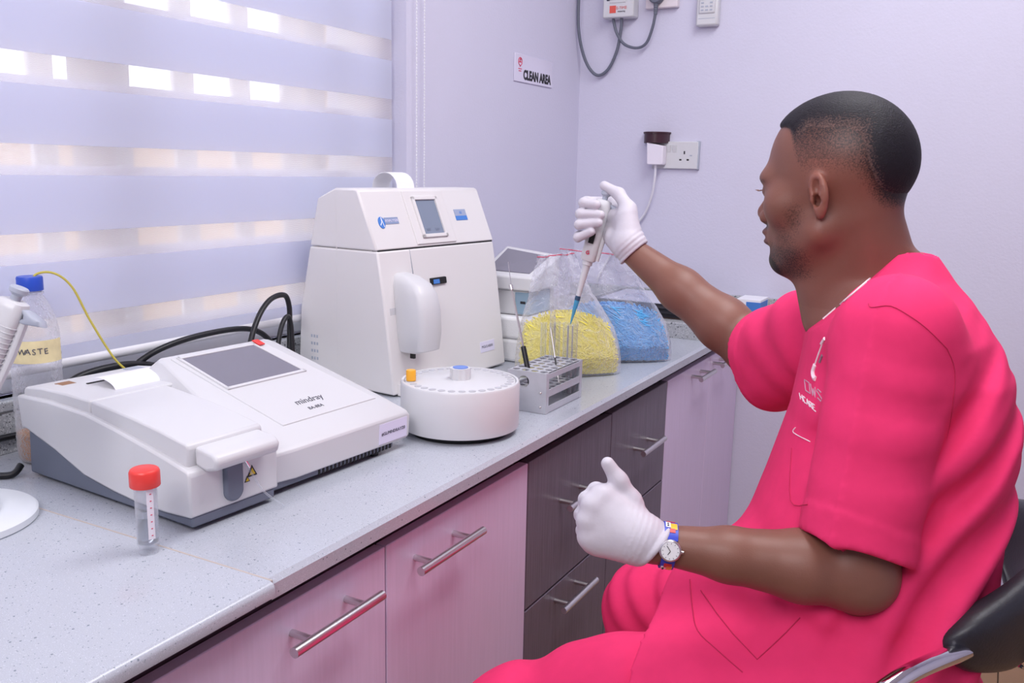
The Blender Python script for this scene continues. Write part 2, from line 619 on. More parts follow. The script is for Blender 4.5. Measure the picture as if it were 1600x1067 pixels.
lg = put('ledge', MB().box(0.001, 0.607, 2.407, YB - 0.001, 0.876, 0.944), m_splash, smooth=0, bevel=0.003)
set_tag(lg, 'raised grey stone ledge at the back wall under the black folders', 'ledge')
us2 = put('upstand', MB().box(0.001, 0.70, YB - 0.02, YB - 0.001, 0.944, 0.985), m_splash, smooth=0, bevel=0.002)
set_tag(us2, 'grey stone upstand against the back wall behind the black folders', 'upstand')

# ------------------------------------------------------------------ base cabinets


def handle(parent, y0, y1, z, xf=0.587, name='handle'):
    mb = MB()
    xb = xf + 0.034
    L = y1 - y0
    mb.cyl((xb, y0, z), (xb, y1, z), 0.0066, seg=16)
    a, b = y0 + 0.2 * L, y1 - 0.2 * L
    for yy in (a, b):
        mb.cyl((xf - 0.001, yy, z), (xb, yy, z), 0.0048, seg=12)
    return put(name, mb, m_steel, parent, world=True, smooth=50)


def cabinet(y0, y1, fronts, lab, dark=False):
    e = empty('base_cabinet', (0.3, (y0 + y1) / 2, 0.0), label=lab, cat='cabinet')
    body = m_carcass
    back = 0.02
    mb = MB()
    g = 0.0015
    mb.box(back, 0.566, y0 + 0.0005, y0 + 0.017, 0.10, 0.840)
    mb.box(back, 0.566, y1 - 0.017, y1 - 0.0005, 0.10, 0.840)
    mb.box(back, 0.566, y0 + 0.017, y1 - 0.017, 0.10, 0.118)
    mb.box(back, 0.566, y0 + 0.017, y1 - 0.017, 0.840, 0.8755)
    mb.box(back, back + 0.008, y0 + 0.017, y1 - 0.017, 0.118, 0.840)
    put('carcass', mb, body, e, world=True, smooth=0)
    put('plinth', MB().box(0.50, 0.518, y0, y1, 0.0, 0.10), m_carcass, e, world=True, smooth=0)
    for (z0, z1, kind, hy0, hy1, hz) in fronts:
        fm = m_dark if dark else m_pinkdoor
        d = put(kind, MB().box(0.5685, 0.587, y0 + g, y1 - g, z0, z1), fm, e, world=True, smooth=0, bevel=0.0012, bseg=1)
        handle(d, hy0, hy1, hz)
    return e


cabinet(0.0, 0.43, [(0.11, 0.846, 'door', 0.22, 0.38, 0.806)], 'lilac laminate base cabinet, mostly cut off below the near worktop')
cabinet(0.43, 0.933, [(0.11, 0.846, 'door', 0.712, 0.880, 0.806)], 'lilac laminate base cabinet left of the thin upright joint, with a long bar handle')
cabinet(0.933, 1.353, [(0.11, 0.846, 'door', 0.968, 1.140, 0.803)], 'lilac laminate base cabinet between the upright joint and the dark drawers')
cabinet(1.353, 1.739, [(0.563, 0.846, 'drawer', 1.462, 1.612, 0.731), (0.275, 0.559, 'drawer', 1.450, 1.606, 0.528), (0.11, 0.271, 'drawer', 1.45, 1.60, 0.20)],
        'dark wood-grain drawer cabinet beside the lilac doors, behind the raised thumb', True)
cabinet(1.739, 2.100, [(0.592, 0.847, 'drawer', 1.853, 1.998, 0.731), (0.275, 0.588, 'drawer', 1.85, 2.0, 0.50), (0.11, 0.271, 'drawer', 1.85, 2.0, 0.20)],
        'dark wood-grain drawer cabinet next to the far pale doors', True)
cabinet(2.100, 2.465, [(0.11, 0.847, 'door', 2.272, 2.400, 0.821)], 'pale lilac far cabinet right after the dark drawers')
cabinet(2.465, 2.788, [(0.11, 0.847, 'door', 2.475, 2.585, 0.822)], 'pale lilac cabinet in the corner, its handle half behind the arm')

# ------------------------------------------------------------------ chemistry analyser (local: x = -depth, y = width, z up)
TA = radians(4)
ana = empty('chemistry_analyzer', (0.432, 0.741, 0.9), -TA, label='low white benchtop analyser with grey base, tilted screen and front lever', cat='analyser')
FT = 0.006   # feet
# grey base
prof = [(0.0, 0.006), (0.0, 0.021), (-0.05, 0.016), (-0.111, 0.0165), (-0.161, 0.021), (-0.225, 0.030), (-0.291, 0.053), (-0.362, 0.072), (-0.366, 0.006)]
mb = MB()
mb.prism(prof, 'y', 0.0, 0.135)
mb.prism([(-0.014, 0.008), (-0.014, 0.022), (-0.36, 0.03), (-0.36, 0.008)], 'y', 0.135, 0.402)
put('base', mb, m_grey, ana, smooth=30, bevel=0.003)
mb = MB()
for i in range(20):
    yy = 0.232 + i * 0.0084
    mb.box(-0.0155, -0.0134, yy, yy + 0.0042, 0.0085, 0.0195)
put('vent_slot', mb, m_slot, ana, smooth=0)
for fx, fy in ((-0.03, 0.03), (-0.03, 0.37), (-0.33, 0.03), (-0.33, 0.37)):
    put('rubber_foot', MB().lathe([(0.009, 0.0), (0.010, 0.009)], (fx, fy, 0.0), 12), m_black, ana)
# white lower band, left block: follows the grey swoosh below and the rim above
lo = [(0.002, 0.020), (-0.05, 0.0165), (-0.111, 0.017), (-0.161, 0.0215), (-0.225, 0.0305), (-0.291, 0.0535), (-0.362, 0.073), (-0.374, 0.073)]
hi = [(-0.380, 0.121), (-0.300, 0.124), (-0.214, 0.1205), (-0.150, 0.111), (-0.085, 0.099), (-0.040, 0.090), (-0.012, 0.0835), (-0.002, 0.081), (0.002, 0.076)]
put('lower_shell', MB().prism(lo + hi, 'y', -0.004, 0.140), m_white, ana, smooth=30, bevel=0.004)
# upper left block: printer lid and front cover
up = [(-0.010, 0.080), (-0.008, 0.108), (-0.012, 0.1125), (-0.060, 0.121), (-0.120, 0.1292), (-0.170, 0.134), (-0.2095, 0.137), (-0.2095, 0.09)]
put('front_cover', MB().prism(up, 'y', 0.004, 0.124), m_white, ana, smooth=30, bevel=0.004)
up = [(-0.2115, 0.09), (-0.2115, 0.1372), (-0.27, 0.1385), (-0.33, 0.1375), (-0.370, 0.133), (-0.375, 0.127), (-0.375, 0.09)]
put('printer_cover', MB().prism(up, 'y', 0.004, 0.190), m_white, ana, smooth=30, bevel=0.003)
put('printer_slot', MB().box(-0.300, -0.296, 0.055, 0.16, 0.1380, 0.1392), m_slot, ana, smooth=0)
# curled paper
mb = MB()
n = 10
ro, ri = [], []
for i in range(n + 1):
    a = pi * (0.05 + 0.62 * i / n)
    ro.append((-0.272 + 0.036 * cos(a), 0.1345 + 0.0150 * sin(a)))
for i in range(n, -1, -1):
    a = pi * (0.05 + 0.62 * i / n)
    ro.append((-0.272 + 0.0355 * cos(a), 0.1345 + 0.0146 * sin(a)))
put('printout', MB().prism(ro, 'y', 0.060, 0.165), m_paper, ana, smooth=40)
put('indicator_sticker', MB().box(-0.338, -0.318, 0.030, 0.052, 0.1365, 0.1377), mat('brown_sticker', (150, 110, 80), 0.6), ana, smooth=0)
put('grey_button', MB().box(-0.352, -0.330, 0.150, 0.175, 0.1355, 0.1372), m_lgrey, ana, smooth=0)
# right block: steep wedge with the screen; its top plane rises from z = 0.081 at depth 0.055 to 0.168 at depth 0.25
def pz(d):
    return 0.0813 + 0.442 * (d - 0.055)
def wedge_ring(yv, lean, inset, zlow, d0=0.012):
    r = [(-d0, zlow), (-d0 + 0.002, 0.0605 + inset), (-d0 - 0.004, 0.0665 + inset), (-0.055, pz(0.055) + inset), (-0.246, pz(0.246) + inset), (-0.258, pz(0.250) - 0.002 + inset), (-0.300, 0.135 + min(inset, 0)), (-0.370, 0.127 + min(inset, 0)), (-0.376, 0.118), (-0.376, 0.05)]
    return [(x_, yv + lean * min(1, max(0, (z_ - 0.068) / 0.10)), z_) for x_, z_ in r]
rings = [wedge_ring(0.108, 0.026, -0.045, 0.03), wedge_ring(0.126, 0.020, -0.003, 0.020), wedge_ring(0.150, 0.002, 0.0, 0.019), wedge_ring(0.185, -0.008, 0.0, 0.017, 0.010), wedge_ring(0.300, -0.040, 0.0, 0.017, 0.010), wedge_ring(0.430, -0.078, 0.0, 0.017, 0.010), wedge_ring(0.440, -0.078, -0.006, 0.020, 0.012)]
put('display_shell', MB().loft(rings), m_white, ana, smooth=30, bevel=0.0035)
upv = Vector((-1, 0, 0.442)).normalized()
def on_panel(d, yv, off=0.0008):
    return Vector((-d, yv, pz(d))) + Vector((0.442, 0, 1)).normalized() * off
def slab(d0, d1, ya0, ya1, yb0, yb1, off, th, name, m, **kw):
    q = [on_panel(d0, ya0, off - th), on_panel(d0, ya1, off - th), on_panel(d1, yb1, off - th), on_panel(d1, yb0, off - th),
         on_panel(d0, ya0, off), on_panel(d0, ya1, off), on_panel(d1, yb1, off), on_panel(d1, yb0, off)]
    return put(name, MB().hexa(q), m, ana, **kw)
slab(0.056, 0.243, 0.205, 0.408, 0.157, 0.336, 0.0018, 0.004, 'control_panel', m_white, smooth=0, bevel=0.0012)
slab(0.156, 0.236, 0.190, 0.340, 0.171, 0.311, 0.0032, 0.004, 'touch_screen', m_screen, smooth=0)
for e_ in ((0.151, 0.156, 0.186, 0.346, 0.185, 0.345), (0.236, 0.241, 0.166, 0.316, 0.165, 0.315), (0.151, 0.241, 0.186, 0.191, 0.165, 0.170), (0.151, 0.241, 0.341, 0.346, 0.310, 0.315)):
    slab(*e_, 0.0044, 0.005, 'screen_bezel', m_white, smooth=0, bevel=0.0008)
slab(0.232, 0.246, 0.319, 0.331, 0.316, 0.328, 0.0056, 0.002, 'red_tag', m_red, smooth=0)
text_part('brand_text', 'mindray', 0.0175, on_panel(0.091, 0.291, 0.0020), (0, 1, 0), upv, m_ink, ana, thick=0.0003)
text_part('model_text', 'BA-88A', 0.0095, on_panel(0.073, 0.288, 0.0020), (0, 1, 0), upv, m_ink, ana, thick=0.0003)
lb = put('asset_label', MB().hexa([(-0.0105, 0.362, 0.022), (-0.0085, 0.362, 0.022), (-0.0085, 0.430, 0.022), (-0.0105, 0.430, 0.022),
                               (-0.0105, 0.362, 0.055), (-0.0078, 0.362, 0.055), (-0.0078, 0.430, 0.055), (-0.0105, 0.430, 0.055)]), m_label, ana, smooth=0)
text_part('asset_text', '#GL/MINDRAY/20', 0.0074, (-0.0078, 0.396, 0.038), (0, 1, 0), (0, 0, 1), m_ink, ana, thick=0.0002)
# front lever, pad, warning signs, aspirator tube
put('lever', MB().prism([(-0.010, 0.083), (0.012, 0.078), (0.030, 0.083), (0.034, 0.096), (0.026, 0.104), (-0.010, 0.108)], 'y', 0.014, 0.118), m_white, ana, bevel=0.005, bseg=3)
mb = MB()
pts = []
for i in range(17):
    a = pi + pi * i / 16
    pts.append((0.0615 + 0.0145 * cos(a), 0.040 + 0.0145 * sin(a)))
pts += [(0.076, 0.080), (0.047, 0.080)]
put('grey_pad', MB().prism(pts, 'x', -0.004, 0.0085), m_grey, ana, bevel=0.003)
tri = lambda cy, cz, s: [(cy - s, cz - s * 0.8), (cy + s, cz - s * 0.8), (cy, cz + s)]
m_warn = mat('yellow_warning_print', (228, 196, 40), 0.5)
for cy, cz, s in ((0.0945, 0.056, 0.0085), (0.086, 0.047, 0.0045)):
    ws = put('warning_sign', MB().prism(tri(cy, cz, s), 'x', 0.0, 0.0028), m_blackink, ana, smooth=0)
    put('warning_print', MB().prism(tri(cy, cz - s * 0.04, s * 0.62), 'x', 0.0, 0.0031), m_warn, ws, smooth=0)
put('aspirator_tube', MB().tube(spline([(0.004, 0.076, 0.078), (0.012, 0.084, 0.06), (0.016, 0.102, 0.028), (0.030, 0.124, 0.004)], 6), 0.0016, 8), m_clear, ana)
put('steel_tip', MB().cyl((0.009, 0.079, 0.076), (0.012, 0.083, 0.066), 0.0018, seg=8), m_chrome, ana)

# ------------------------------------------------------------------ electrolyte analyser, tall
TE = radians(5)
ele = empty('electrolyte_analyzer', (0.241, 1.426, 0.9), -TE, label='tall white electrolyte analyser with small screen and sample carousel in front', cat='analyser')
side = [(0.0, 0.004), (-0.012, 0.10), (-0.026, 0.20), (-0.043, 0.292), (-0.094, 0.411), (-0.102, 0.414), (-0.156, 0.414), (-0.206, 0.392), (-0.262, 0.16), (-0.274, 0.004)]
def side_at(y, ins):
    return [(x * (1 - 0.0) - (ins if i < 5 else 0), z - (ins * 0.6 if 3 < i < 8 else 0)) for i, (x, z) in enumerate(side)]
lowp = [(0.0, 0.004), (-0.012, 0.10), (-0.026, 0.20), (-0.042, 0.2915), (-0.205, 0.2915), (-0.231, 0.2915), (-0.262, 0.16), (-0.274, 0.004)]
upp = [(-0.0435, 0.2925), (-0.094, 0.411), (-0.102, 0.4135), (-0.156, 0.4135), (-0.206, 0.392), (-0.2305, 0.2925)]
def clampback(poly, far):
    return [(max(x, far), z) for x, z in poly]
put('lower_housing', MB().prism(lowp, 'y', 0.0, 0.400, clampback(lowp, -0.235)), m_white2, ele, smooth=20, bevel=0.004)
put('upper_housing', MB().prism(upp, 'y', 0.0, 0.405, clampback(upp, -0.235)), m_white2, ele, smooth=20, bevel=0.004)
put('dark_seam', MB().box(-0.06, -0.0442, 0.004, 0.398, 0.2902, 0.2938), m_slot, ele, smooth=0)
put('side_joint', MB().box(-0.1540, -0.1528, -0.0004, 0.002, 0.012, 0.408), m_white2, ele, smooth=0)
# slanted upper panel frame, screen
def sl(t, out=0.0):
    """point on the slanted upper front: t = 0 at seam, 1 at top"""
    a = Vector((-0.0435, 0, 0.2935))
    b = Vector((-0.094, 0, 0.411))
    nrm = Vector((b.z - a.z, 0, -(b.x - a.x))).normalized()
    return a.lerp(b, t) + nrm * out
def sbox(t0, t1, y0, y1, o0, o1, name, m, **kw):
    p = [(*sl(t, o).xz,) for t, o in ((t0, o0), (t0, o1), (t1, o1), (t1, o0))]
    return put(name, MB().prism(p, 'y', y0, y1), m, ele, **kw)
sbox(0.04, 0.97, 0.128, 0.262, -0.002, 0.003, 'screen_panel', m_white2, smooth=0, bevel=0.0015)
sbox(0.20, 0.80, 0.158, 0.226, -0.001, 0.0035, 'touch_screen', m_screen2, smooth=0)
for a in ((0.14, 0.20, 0.150, 0.234), (0.80, 0.86, 0.150, 0.234), (0.14, 0.86, 0.150, 0.158), (0.14, 0.86, 0.226, 0.234)):
    sbox(*a, 0.0, 0.0075, 'screen_bezel', m_white2, smooth=0, bevel=0.0012)
for yy in (0.170, 0.200):
    sbox(0.255, 0.30, yy, yy + 0.013, 0.0, 0.0038, 'screen_key', mat('lcd_key', (112, 122, 142), 0.4), smooth=0)
# emblem left: blue roundel with a slanted white stroke and a grey-blue name bar
c = sl(0.45, 0.0003)
upS = (Vector((-0.094, 0, 0.411)) - Vector((-0.0435, 0, 0.2935))).normalized()
nS = Vector((upS.z, 0, -upS.x))
em = MB()
pts = [c + Vector((0, 0.040, 0)) + Vector((0, 0.0095 * cos(2 * pi * i / 20), 0)) + upS * (0.0125 * sin(2 * pi * i / 20)) for i in range(20)]
em.loft([[p - nS * 0.001 for p in pts], [p + nS * 0.0008 for p in pts]])
emo = put('emblem', em, m_blueprint, ele, smooth=0)
put('emblem_stroke', MB().tube([c + Vector((0, 0.034, 0)) - upS * 0.006 + nS * 0.001, c + Vector((0, 0.040, 0)) + upS * 0.001 + nS * 0.001, c + Vector((0, 0.041, 0)) + upS * 0.011 + nS * 0.001], 0.0010, 6), m_paper, emo)
put('emblem_stroke', MB().tube([c + Vector((0, 0.041, 0)) + upS * 0.008 + nS * 0.001, c + Vector((0, 0.044, 0)) - upS * 0.010 + nS * 0.001], 0.0008, 6), m_paper, emo)
sbox(0.42, 0.53, 0.050, 0.092, 0.0, 0.0008, 'name_bar', mat('muted_blue_print', (140, 156, 190), 0.5), smooth=0)
text_part('name_text', 'ANALYSER', 0.0085, sl(0.475, 0.0009) + Vector((0, 0.071, 0)), (0, 1, 0), upS, m_label, ele, thick=0.0002)
sbox(0.50, 0.62, 0.288, 0.330, 0.0, 0.0008, 'name_plate', m_greyprint, smooth=0)
sbox(0.42, 0.50, 0.288, 0.330, 0.0, 0.0008, 'blue_stripe', m_blueprint, smooth=0)
text_part('plate_text', 'ISE', 0.008, sl(0.555, 0.0009) + Vector((0, 0.310, 0)), (0, 1, 0), upS, m_blueprint, ele, thick=0.0002)
# front door, status slot, label
put('door_joint', MB().prism([(-0.0425 + 0.001, 0.290), (-0.026 + 0.0008, 0.20), (-0.012 + 0.0008, 0.10), (-0.004, 0.10), (-0.024, 0.20), (-0.044, 0.290)], 'y', 0.0975, 0.0985), m_lgrey, ele, smooth=0)
put('status_slot', MB().prism([(-0.0300, 0.213), (-0.0235, 0.213), (-0.0256, 0.227), (-0.033, 0.227)], 'y', 0.150, 0.202), m_slot, ele, smooth=0, bevel=0.0015)
put('status_light', MB().prism([(-0.0300, 0.215), (-0.0225, 0.215), (-0.0243, 0.224), (-0.033, 0.224)], 'y', 0.156, 0.176), m_blueprint, ele, smooth=0)
put('asset_label', MB().prism([(-0.0090, 0.044), (-0.0042, 0.044), (-0.0071, 0.068), (-0.0130, 0.068)], 'y', 0.305, 0.360), m_label, ele, smooth=0)
text_part('asset_text', 'MGL/LAB/01', 0.0085, (-0.0055, 0.332, 0.056), (0, 1, 0), (-0.12, 0, 1), m_ink, ele, thick=0.0002)
# sampler snout: rounded hood
rings = []
for t, (x0, x1, yw, zc) in enumerate(((-0.03, 0.030, 0.030, 0.088), (-0.03, 0.050, 0.034, 0.094), (-0.03, 0.054, 0.036, 0.13), (-0.035, 0.052, 0.035, 0.175), (-0.04, 0.045, 0.033, 0.205), (-0.045, 0.030, 0.030, 0.226), (-0.05, 0.002, 0.024, 0.240), (-0.055, -0.025, 0.016, 0.246))):
    yc = 0.063
    r = []
    for i in range(16):
        a = 2 * pi * i / 16
        cx, sx = cos(a), sin(a)
        ex = 0.5
        fx = (abs(cx) ** ex) * (1 if cx > 0 else -1)
        fy = (abs(sx) ** ex) * (1 if sx > 0 else -1)
        r.append(((x0 + x1) / 2 + (x1 - x0) / 2 * fx, yc + yw * fy, zc))
    rings.append(r)
put('sampler_hood', MB().loft(rings), m_white, ele, smooth=50, bevel=0.003)
put('tape_strip', MB().box(-0.027, -0.021, 0.014, 0.040, 0.150, 0.178), m_clear, ele, smooth=0)
put('needle', MB().box(0.0, 0.010, 0.050, 0.056, 0.074, 0.090), m_black, ele, smooth=0)
# sample carousel with its round housing
CX, CY, CR, CZ = 0.47, 1.31, 0.105, 0.992
def Wd(x, y, z):
    return (x, y, z)
mb = MB()
mb.lathe([(0.094, 0.908), (CR - 0.001, 0.911), (CR, 0.915), (CR, CZ - 0.003), (CR - 0.002, CZ), (CR - 0.006, CZ), (CR - 0.007, CZ - 0.006), (0.02, CZ - 0.006)], (CX, CY, 0), 72)
cr = put('carousel_housing', mb, m_white, ele, world=True, smooth=35)
put('carousel_underside', MB().lathe([(0.088, 0.9), (0.094, 0.909)], (CX, CY, 0), 40), m_black, ele, world=True)
put('carousel_arm', MB().box(0.24, 0.37, 1.44, 1.60, 0.902, 0.925), m_white2, ele, world=True)
mb = MB()
mb.lathe([(0.0975, CZ - 0.0055), (0.0975, CZ - 0.0015), (0.0965, CZ - 0.0008), (0.02, CZ + 0.001), (0.0, CZ + 0.001)], (CX, CY, 0), 72)
disc = put('carousel_disc', mb, m_white, ele, world=True, smooth=35)
hol = None
for i in range(32):
    a = 2 * pi * i / 32
    rad = 0.0885
    if hol is None:
        hol = put('cup_hole', MB().lathe([(0.0062, -0.001), (0.0062, 0.0011)], (0, 0, 0), 10), mat('cup_hole_shade', (190, 190, 196), 0.6), disc)
        h = hol
    else:
        h = copy_part(hol, disc)
    p = top_matrix(ele).inverted() @ Vector((CX + rad * cos(a), CY + rad * sin(a), CZ - 0.0008))
    h.location = p
mb = MB()
kr = []
for i in range(40):
    r = 0.0185 if (i // 2) % 2 == 0 else 0.0172
    kr.append((CX + r * cos(2 * pi * i / 40), CY + r * sin(2 * pi * i / 40)))
kn = put('carousel_knob', MB().prism(kr, 'z', CZ, CZ + 0.021), m_white, ele, world=True, smooth=30)
put('knob_cap', MB().lathe([(0.0135, CZ + 0.02), (0.0135, CZ + 0.0222), (0.0, CZ + 0.0226)], (CX, CY, 0), 24), mat('periwinkle_cap', (110, 140, 210), 0.5), kn, world=True)
vial = empty('sample_vial', (CX - 0.065, CY - 0.058, CZ), label='short amber yellow cap of a sample vial in the carousel rim', cat='vial')
put('cap', MB().lathe([(0.0085, 0.001), (0.0088, 0.004), (0.0086, 0.0175), (0.0078, 0.0195), (0, 0.0195)], (0, 0, 0), 24), m_yellowcap, vial, smooth=40)
put('tube', MB().lathe([(0.003, -0.004), (0.0062, 0.0), (0.0062, 0.002)], (0, 0, 0), 16), m_clear, vial)
# printer paper arching over the top
pp = []
for i in range(13):
    a = pi * (0.0 + 1.0 * i / 12)
    pp.append((-0.160 + 0.036 * cos(a), 0.4125 + 0.034 * sin(a)))
pp2 = [(x * 0.985 - 0.0024, 0.4125 + (z - 0.4125) * 0.97) for x, z in pp[::-1]]
put('printout', MB().prism(pp + pp2, 'y', 0.155, 0.212), m_paper, ele, smooth=50)
mb = MB()
for i in range(4):
    for j in range(3):
        mb.box(-0.232 + j * 0.008, -0.228 + j * 0.008, -0.0008, 0.002, 0.05 + i * 0.016, 0.056 + i * 0.016)
put('vent_slot', mb, m_lgrey, ele, smooth=0)

# ------------------------------------------------------------------ small grey-blue instrument on foam blocks
for z0, z1, nm in ((0.9005, 0.956, 'white foam packing block at the bottom of the stack behind the tube rack'), (0.9565, 1.010, 'white foam packing block directly under the small grey-blue instrument')):
    dx = 0.01 if z0 < 0.93 else 0
    fb = put('foam_block', MB().box(0.20 + dx, 0.335 + dx, 1.86, 2.02, z0, z1), m_foam, bevel=0.008, bseg=3)
    set_tag(fb, nm, 'foam block', 'foam blocks under the small instrument')
sm = empty('small_instrument', (0.25, 1.96, 1.0105), label='small white and blue-grey instrument with sloped screen, behind the tall analyser', cat='instrument')
put('body', MB().box(0.15, 0.300, 1.89, 2.03, 1.011, 1.075), m_white, sm, world=True, bevel=0.006)
put('blue_front', MB().box(0.262, 0.3035, 1.8885, 2.0, 1.014, 1.068), mat('blue_grey_panel', (146, 172, 192), 0.5), sm, world=True, bevel=0.003)
put('logo_print', MB().box(0.278, 0.292, 1.8879, 1.889, 1.040, 1.046), m_blackink, sm, world=True, smooth=0)
put('screen_hood', MB().hexa([(0.16, 1.88, 1.072), (0.315, 1.88, 1.072), (0.315, 2.02, 1.072), (0.16, 2.02, 1.072), (0.16, 1.88, 1.105), (0.315, 1.885, 1.105), (0.315, 2.03, 1.15), (0.16, 2.03, 1.165)]), m_white, sm, world=True, bevel=0.004)
put('screen', MB().hexa([(0.176, 1.905, 1.108), (0.292, 1.905, 1.107), (0.292, 2.005, 1.141), (0.176, 2.005, 1.153), (0.176, 1.905, 1.1155), (0.292, 1.905, 1.1135), (0.292, 2.005, 1.1475), (0.176, 2.005, 1.1600)]), m_screen, sm, world=True, smooth=0)

# ------------------------------------------------------------------ test tube rack
RX0, RX1, RY0, RY1, RZ0, RZ1 = 0.470, 0.555, 1.481, 1.645, 0.9005, 0.979
rack = empty('tube_rack', (0.5125, 1.563, 0.9), label='dull aluminium test tube rack beside the carousel, with a few glass tubes', cat='rack')
nxh, nyh = 4, 7
pxh, pyh = (RX1 - RX0 - 0.006) / nxh, (RY1 - RY0 - 0.006) / nyh
def perforated(z0, z1, name):
    """plate with a grid of round holes"""
    mb = MB()
    bm = mb.bm
    N = 12
    x0, y0 = RX0 + 0.003, RY0 + 0.003
    for i in range(nxh):
        for j in range(nyh):
            cx, cy = x0 + (i + 0.5) * pxh, y0 + (j + 0.5) * pyh
            sq, ci, r = [], [], 0.0078
            for k in range(N):
                a = 2 * pi * (k + 0.5) / N
                c, s = cos(a), sin(a)
                m = max(abs(c), abs(s))
                sq.append((cx + c / m * pxh / 2, cy + s / m * pyh / 2))
                ci.append((cx + r * c, cy + r * s))
            A = [bm.verts.new((*q, z1)) for q in sq]
            B = [bm.verts.new((*q, z1)) for q in ci]
            Cc = [bm.verts.new((*q, z0)) for q in ci]
            D = [bm.verts.new((*q, z0)) for q in sq]
            for k in range(N):
                l = (k + 1) % N
                bm.faces.new((A[k], A[l], B[l], B[k]))
                bm.faces.new((B[k], B[l], Cc[l], Cc[k]))
                bm.faces.new((Cc[k], Cc[l], D[l], D[k]))
    bmesh.ops.remove_doubles(bm, verts=bm.verts, dist=0.0004)
    return put(name, mb, m_alum, rack, world=True, smooth=30)
perforated(RZ1 - 0.0018, RZ1, 'top_plate')
perforated(RZ0 + 0.040, RZ0 + 0.0415, 'middle_plate')
put('bottom_plate', MB().box(RX0 + 0.001, RX1 - 0.001, RY0 + 0.001, RY1 - 0.001, RZ0, RZ0 + 0.002), m_alum, rack, world=True, smooth=0)
# end plates: the near one with a round hole
def end_plate(y0, y1):
    mb = MB()
    bm = mb.bm
    N = 24
    cx, cz, r = (RX0 + RX1) / 2 - 0.006, RZ0 + 0.0585, 0.0115
    rect = []
    for k in range(N):
        a = 2 * pi * k / N
        c, s = cos(a), sin(a)
        tx = (RX1 - cx if c > 0 else cx - RX0) / abs(c) if abs(c) > 1e-6 else 9
        tz = (RZ1 - cz if s > 0 else cz - RZ0) / abs(s) if abs(s) > 1e-6 else 9
        t = min(tx, tz)
        rect.append((cx + c * t, cz + s * t))
    for cxx, czz in ((RX0, RZ0), (RX1, RZ0), (RX0, RZ1), (RX1, RZ1)):
        k = min(range(N), key=lambda q: (rect[q][0] - cxx) ** 2 + (rect[q][1] - czz) ** 2)
        rect[k] = (cxx, czz)
    ci = [(cx + r * cos(2 * pi * k / N), cz + r * sin(2 * pi * k / N)) for k in range(N)]
    for k in range(N):
        l = (k + 1) % N
        a0, a1, b0, b1 = rect[k], rect[l], ci[k], ci[l]
        V = lambda q, y: bm.verts.new((q[0], y, q[1]))
        bm.faces.new((V(a0, y0), V(a1, y0), V(b1, y0), V(b0, y0)))
        bm.faces.new((V(a0, y1), V(b0, y1), V(b1, y1), V(a1, y1)))
        bm.faces.new((V(b0, y0), V(b1, y0), V(b1, y1), V(b0, y1)))
        bm.faces.new((V(a0, y0), V(a0, y1), V(a1, y1), V(a1, y0)))
    bmesh.ops.remove_doubles(bm, verts=bm.verts, dist=0.0001)
    return put('end_plate', mb, m_alum, rack, world=True, smooth=25)
end_plate(RY0, RY0 + 0.002)
end_plate(RY1 - 0.002, RY1)
for x0 in (RX0, RX1 - 0.002):
    mb = MB()
    mb.box(x0, x0 + 0.002, RY0 + 0.002, RY1 - 0.002, RZ1 - 0.012, RZ1 - 0.0019)
    put('side_rail', mb, m_alum, rack, world=True, smooth=0)
    put('side_rail', MB().box(x0, x0 + 0.002, RY0 + 0.002, RY1 - 0.002, RZ0 + 0.032, RZ0 + 0.046), m_alum, rack, world=True, smooth=0)
    put('side_rail', MB().box(x0, x0 + 0.002, RY0 + 0.002, RY1 - 0.002, RZ0 + 0.002, RZ0 + 0.014), m_alum, rack, world=True, smooth=0)
for yy in (RY0 + 0.001, RY1 - 0.011):
    put('corner_post', MB().box(RX1 - 0.0022, RX1 + 0.0002, yy, yy + 0.010, RZ0, RZ1), m_alum, rack, world=True, smooth=0)
for zz in (RZ0 + 0.012, RZ0 + 0.040):
    put('rivet', MB().ball((RX1 - 0.012, RY0, zz), 0.0026, 10, 6), m_steel, rack, world=True)

def rack_xy(i, j):
    return RX0 + 0.003 + (i + 0.5) * pxh, RY0 + 0.003 + (j + 0.5) * pyh
tube_src = None
def test_tube(i, j, lab, dz=0.0):
    x, y = rack_xy(i, j)
    t = empty('test_tube', (x, y, RZ0 + 0.003 + dz), label=lab, cat='test tube', group='glass tubes in the aluminium rack')
    global tube_src
    if tube_src is None:
        R = 0.0064
        pr = [(0.0005, 0.0), (0.0035, 0.0012), (0.0056, 0.0035), (R, 0.0065), (R, 0.146), (R + 0.0008, 0.147), (R + 0.0008, 0.150), (R - 0.0009, 0.150), (R - 0.0009, 0.0068), (0.0035, 0.0030), (0.0005, 0.0018)]
        tube_src = (put('wall', MB().lathe(pr, seg=20, caps=False), m_tubeglass, t, smooth=50),)
    else:
        copy_part(tube_src[0], t)
    return t
tubes = [(0, 5, 'empty glass tube at the far corner of the rack holding the pipette bulb beside it'), (1, 5, 'glass tube with the clear transfer pipette standing in it'),
         (2, 6, 'empty glass tube at the back row right behind the blue tip'), (3, 5, 'glass tube with the blue pipette tip at its mouth'), (3, 6, 'empty glass tube at the right rear corner of the rack'), (1, 6, 'empty glass tube in the back row between the transfer pipette and the blue tip')]
TT = {}
for i, j, l in tubes:
    TT[(i, j)] = test_tube(i, j, l)
# transfer pipette (clear bulb) standing in a tube
x, y = rack_xy(1, 5)
dp = empty('transfer_pipette', (x, y, 0.93), label='clear plastic transfer pipette, bulb up, standing in a rack tube', cat='pipette')
put('bulb', MB().lathe([(0.0012, 0.0), (0.0016, 0.085), (0.0034, 0.092), (0.0055, 0.100), (0.0058, 0.128), (0.0045, 0.1335), (0.0, 0.135)], (x, y, 0.945), 16), m_clear, dp, world=True)
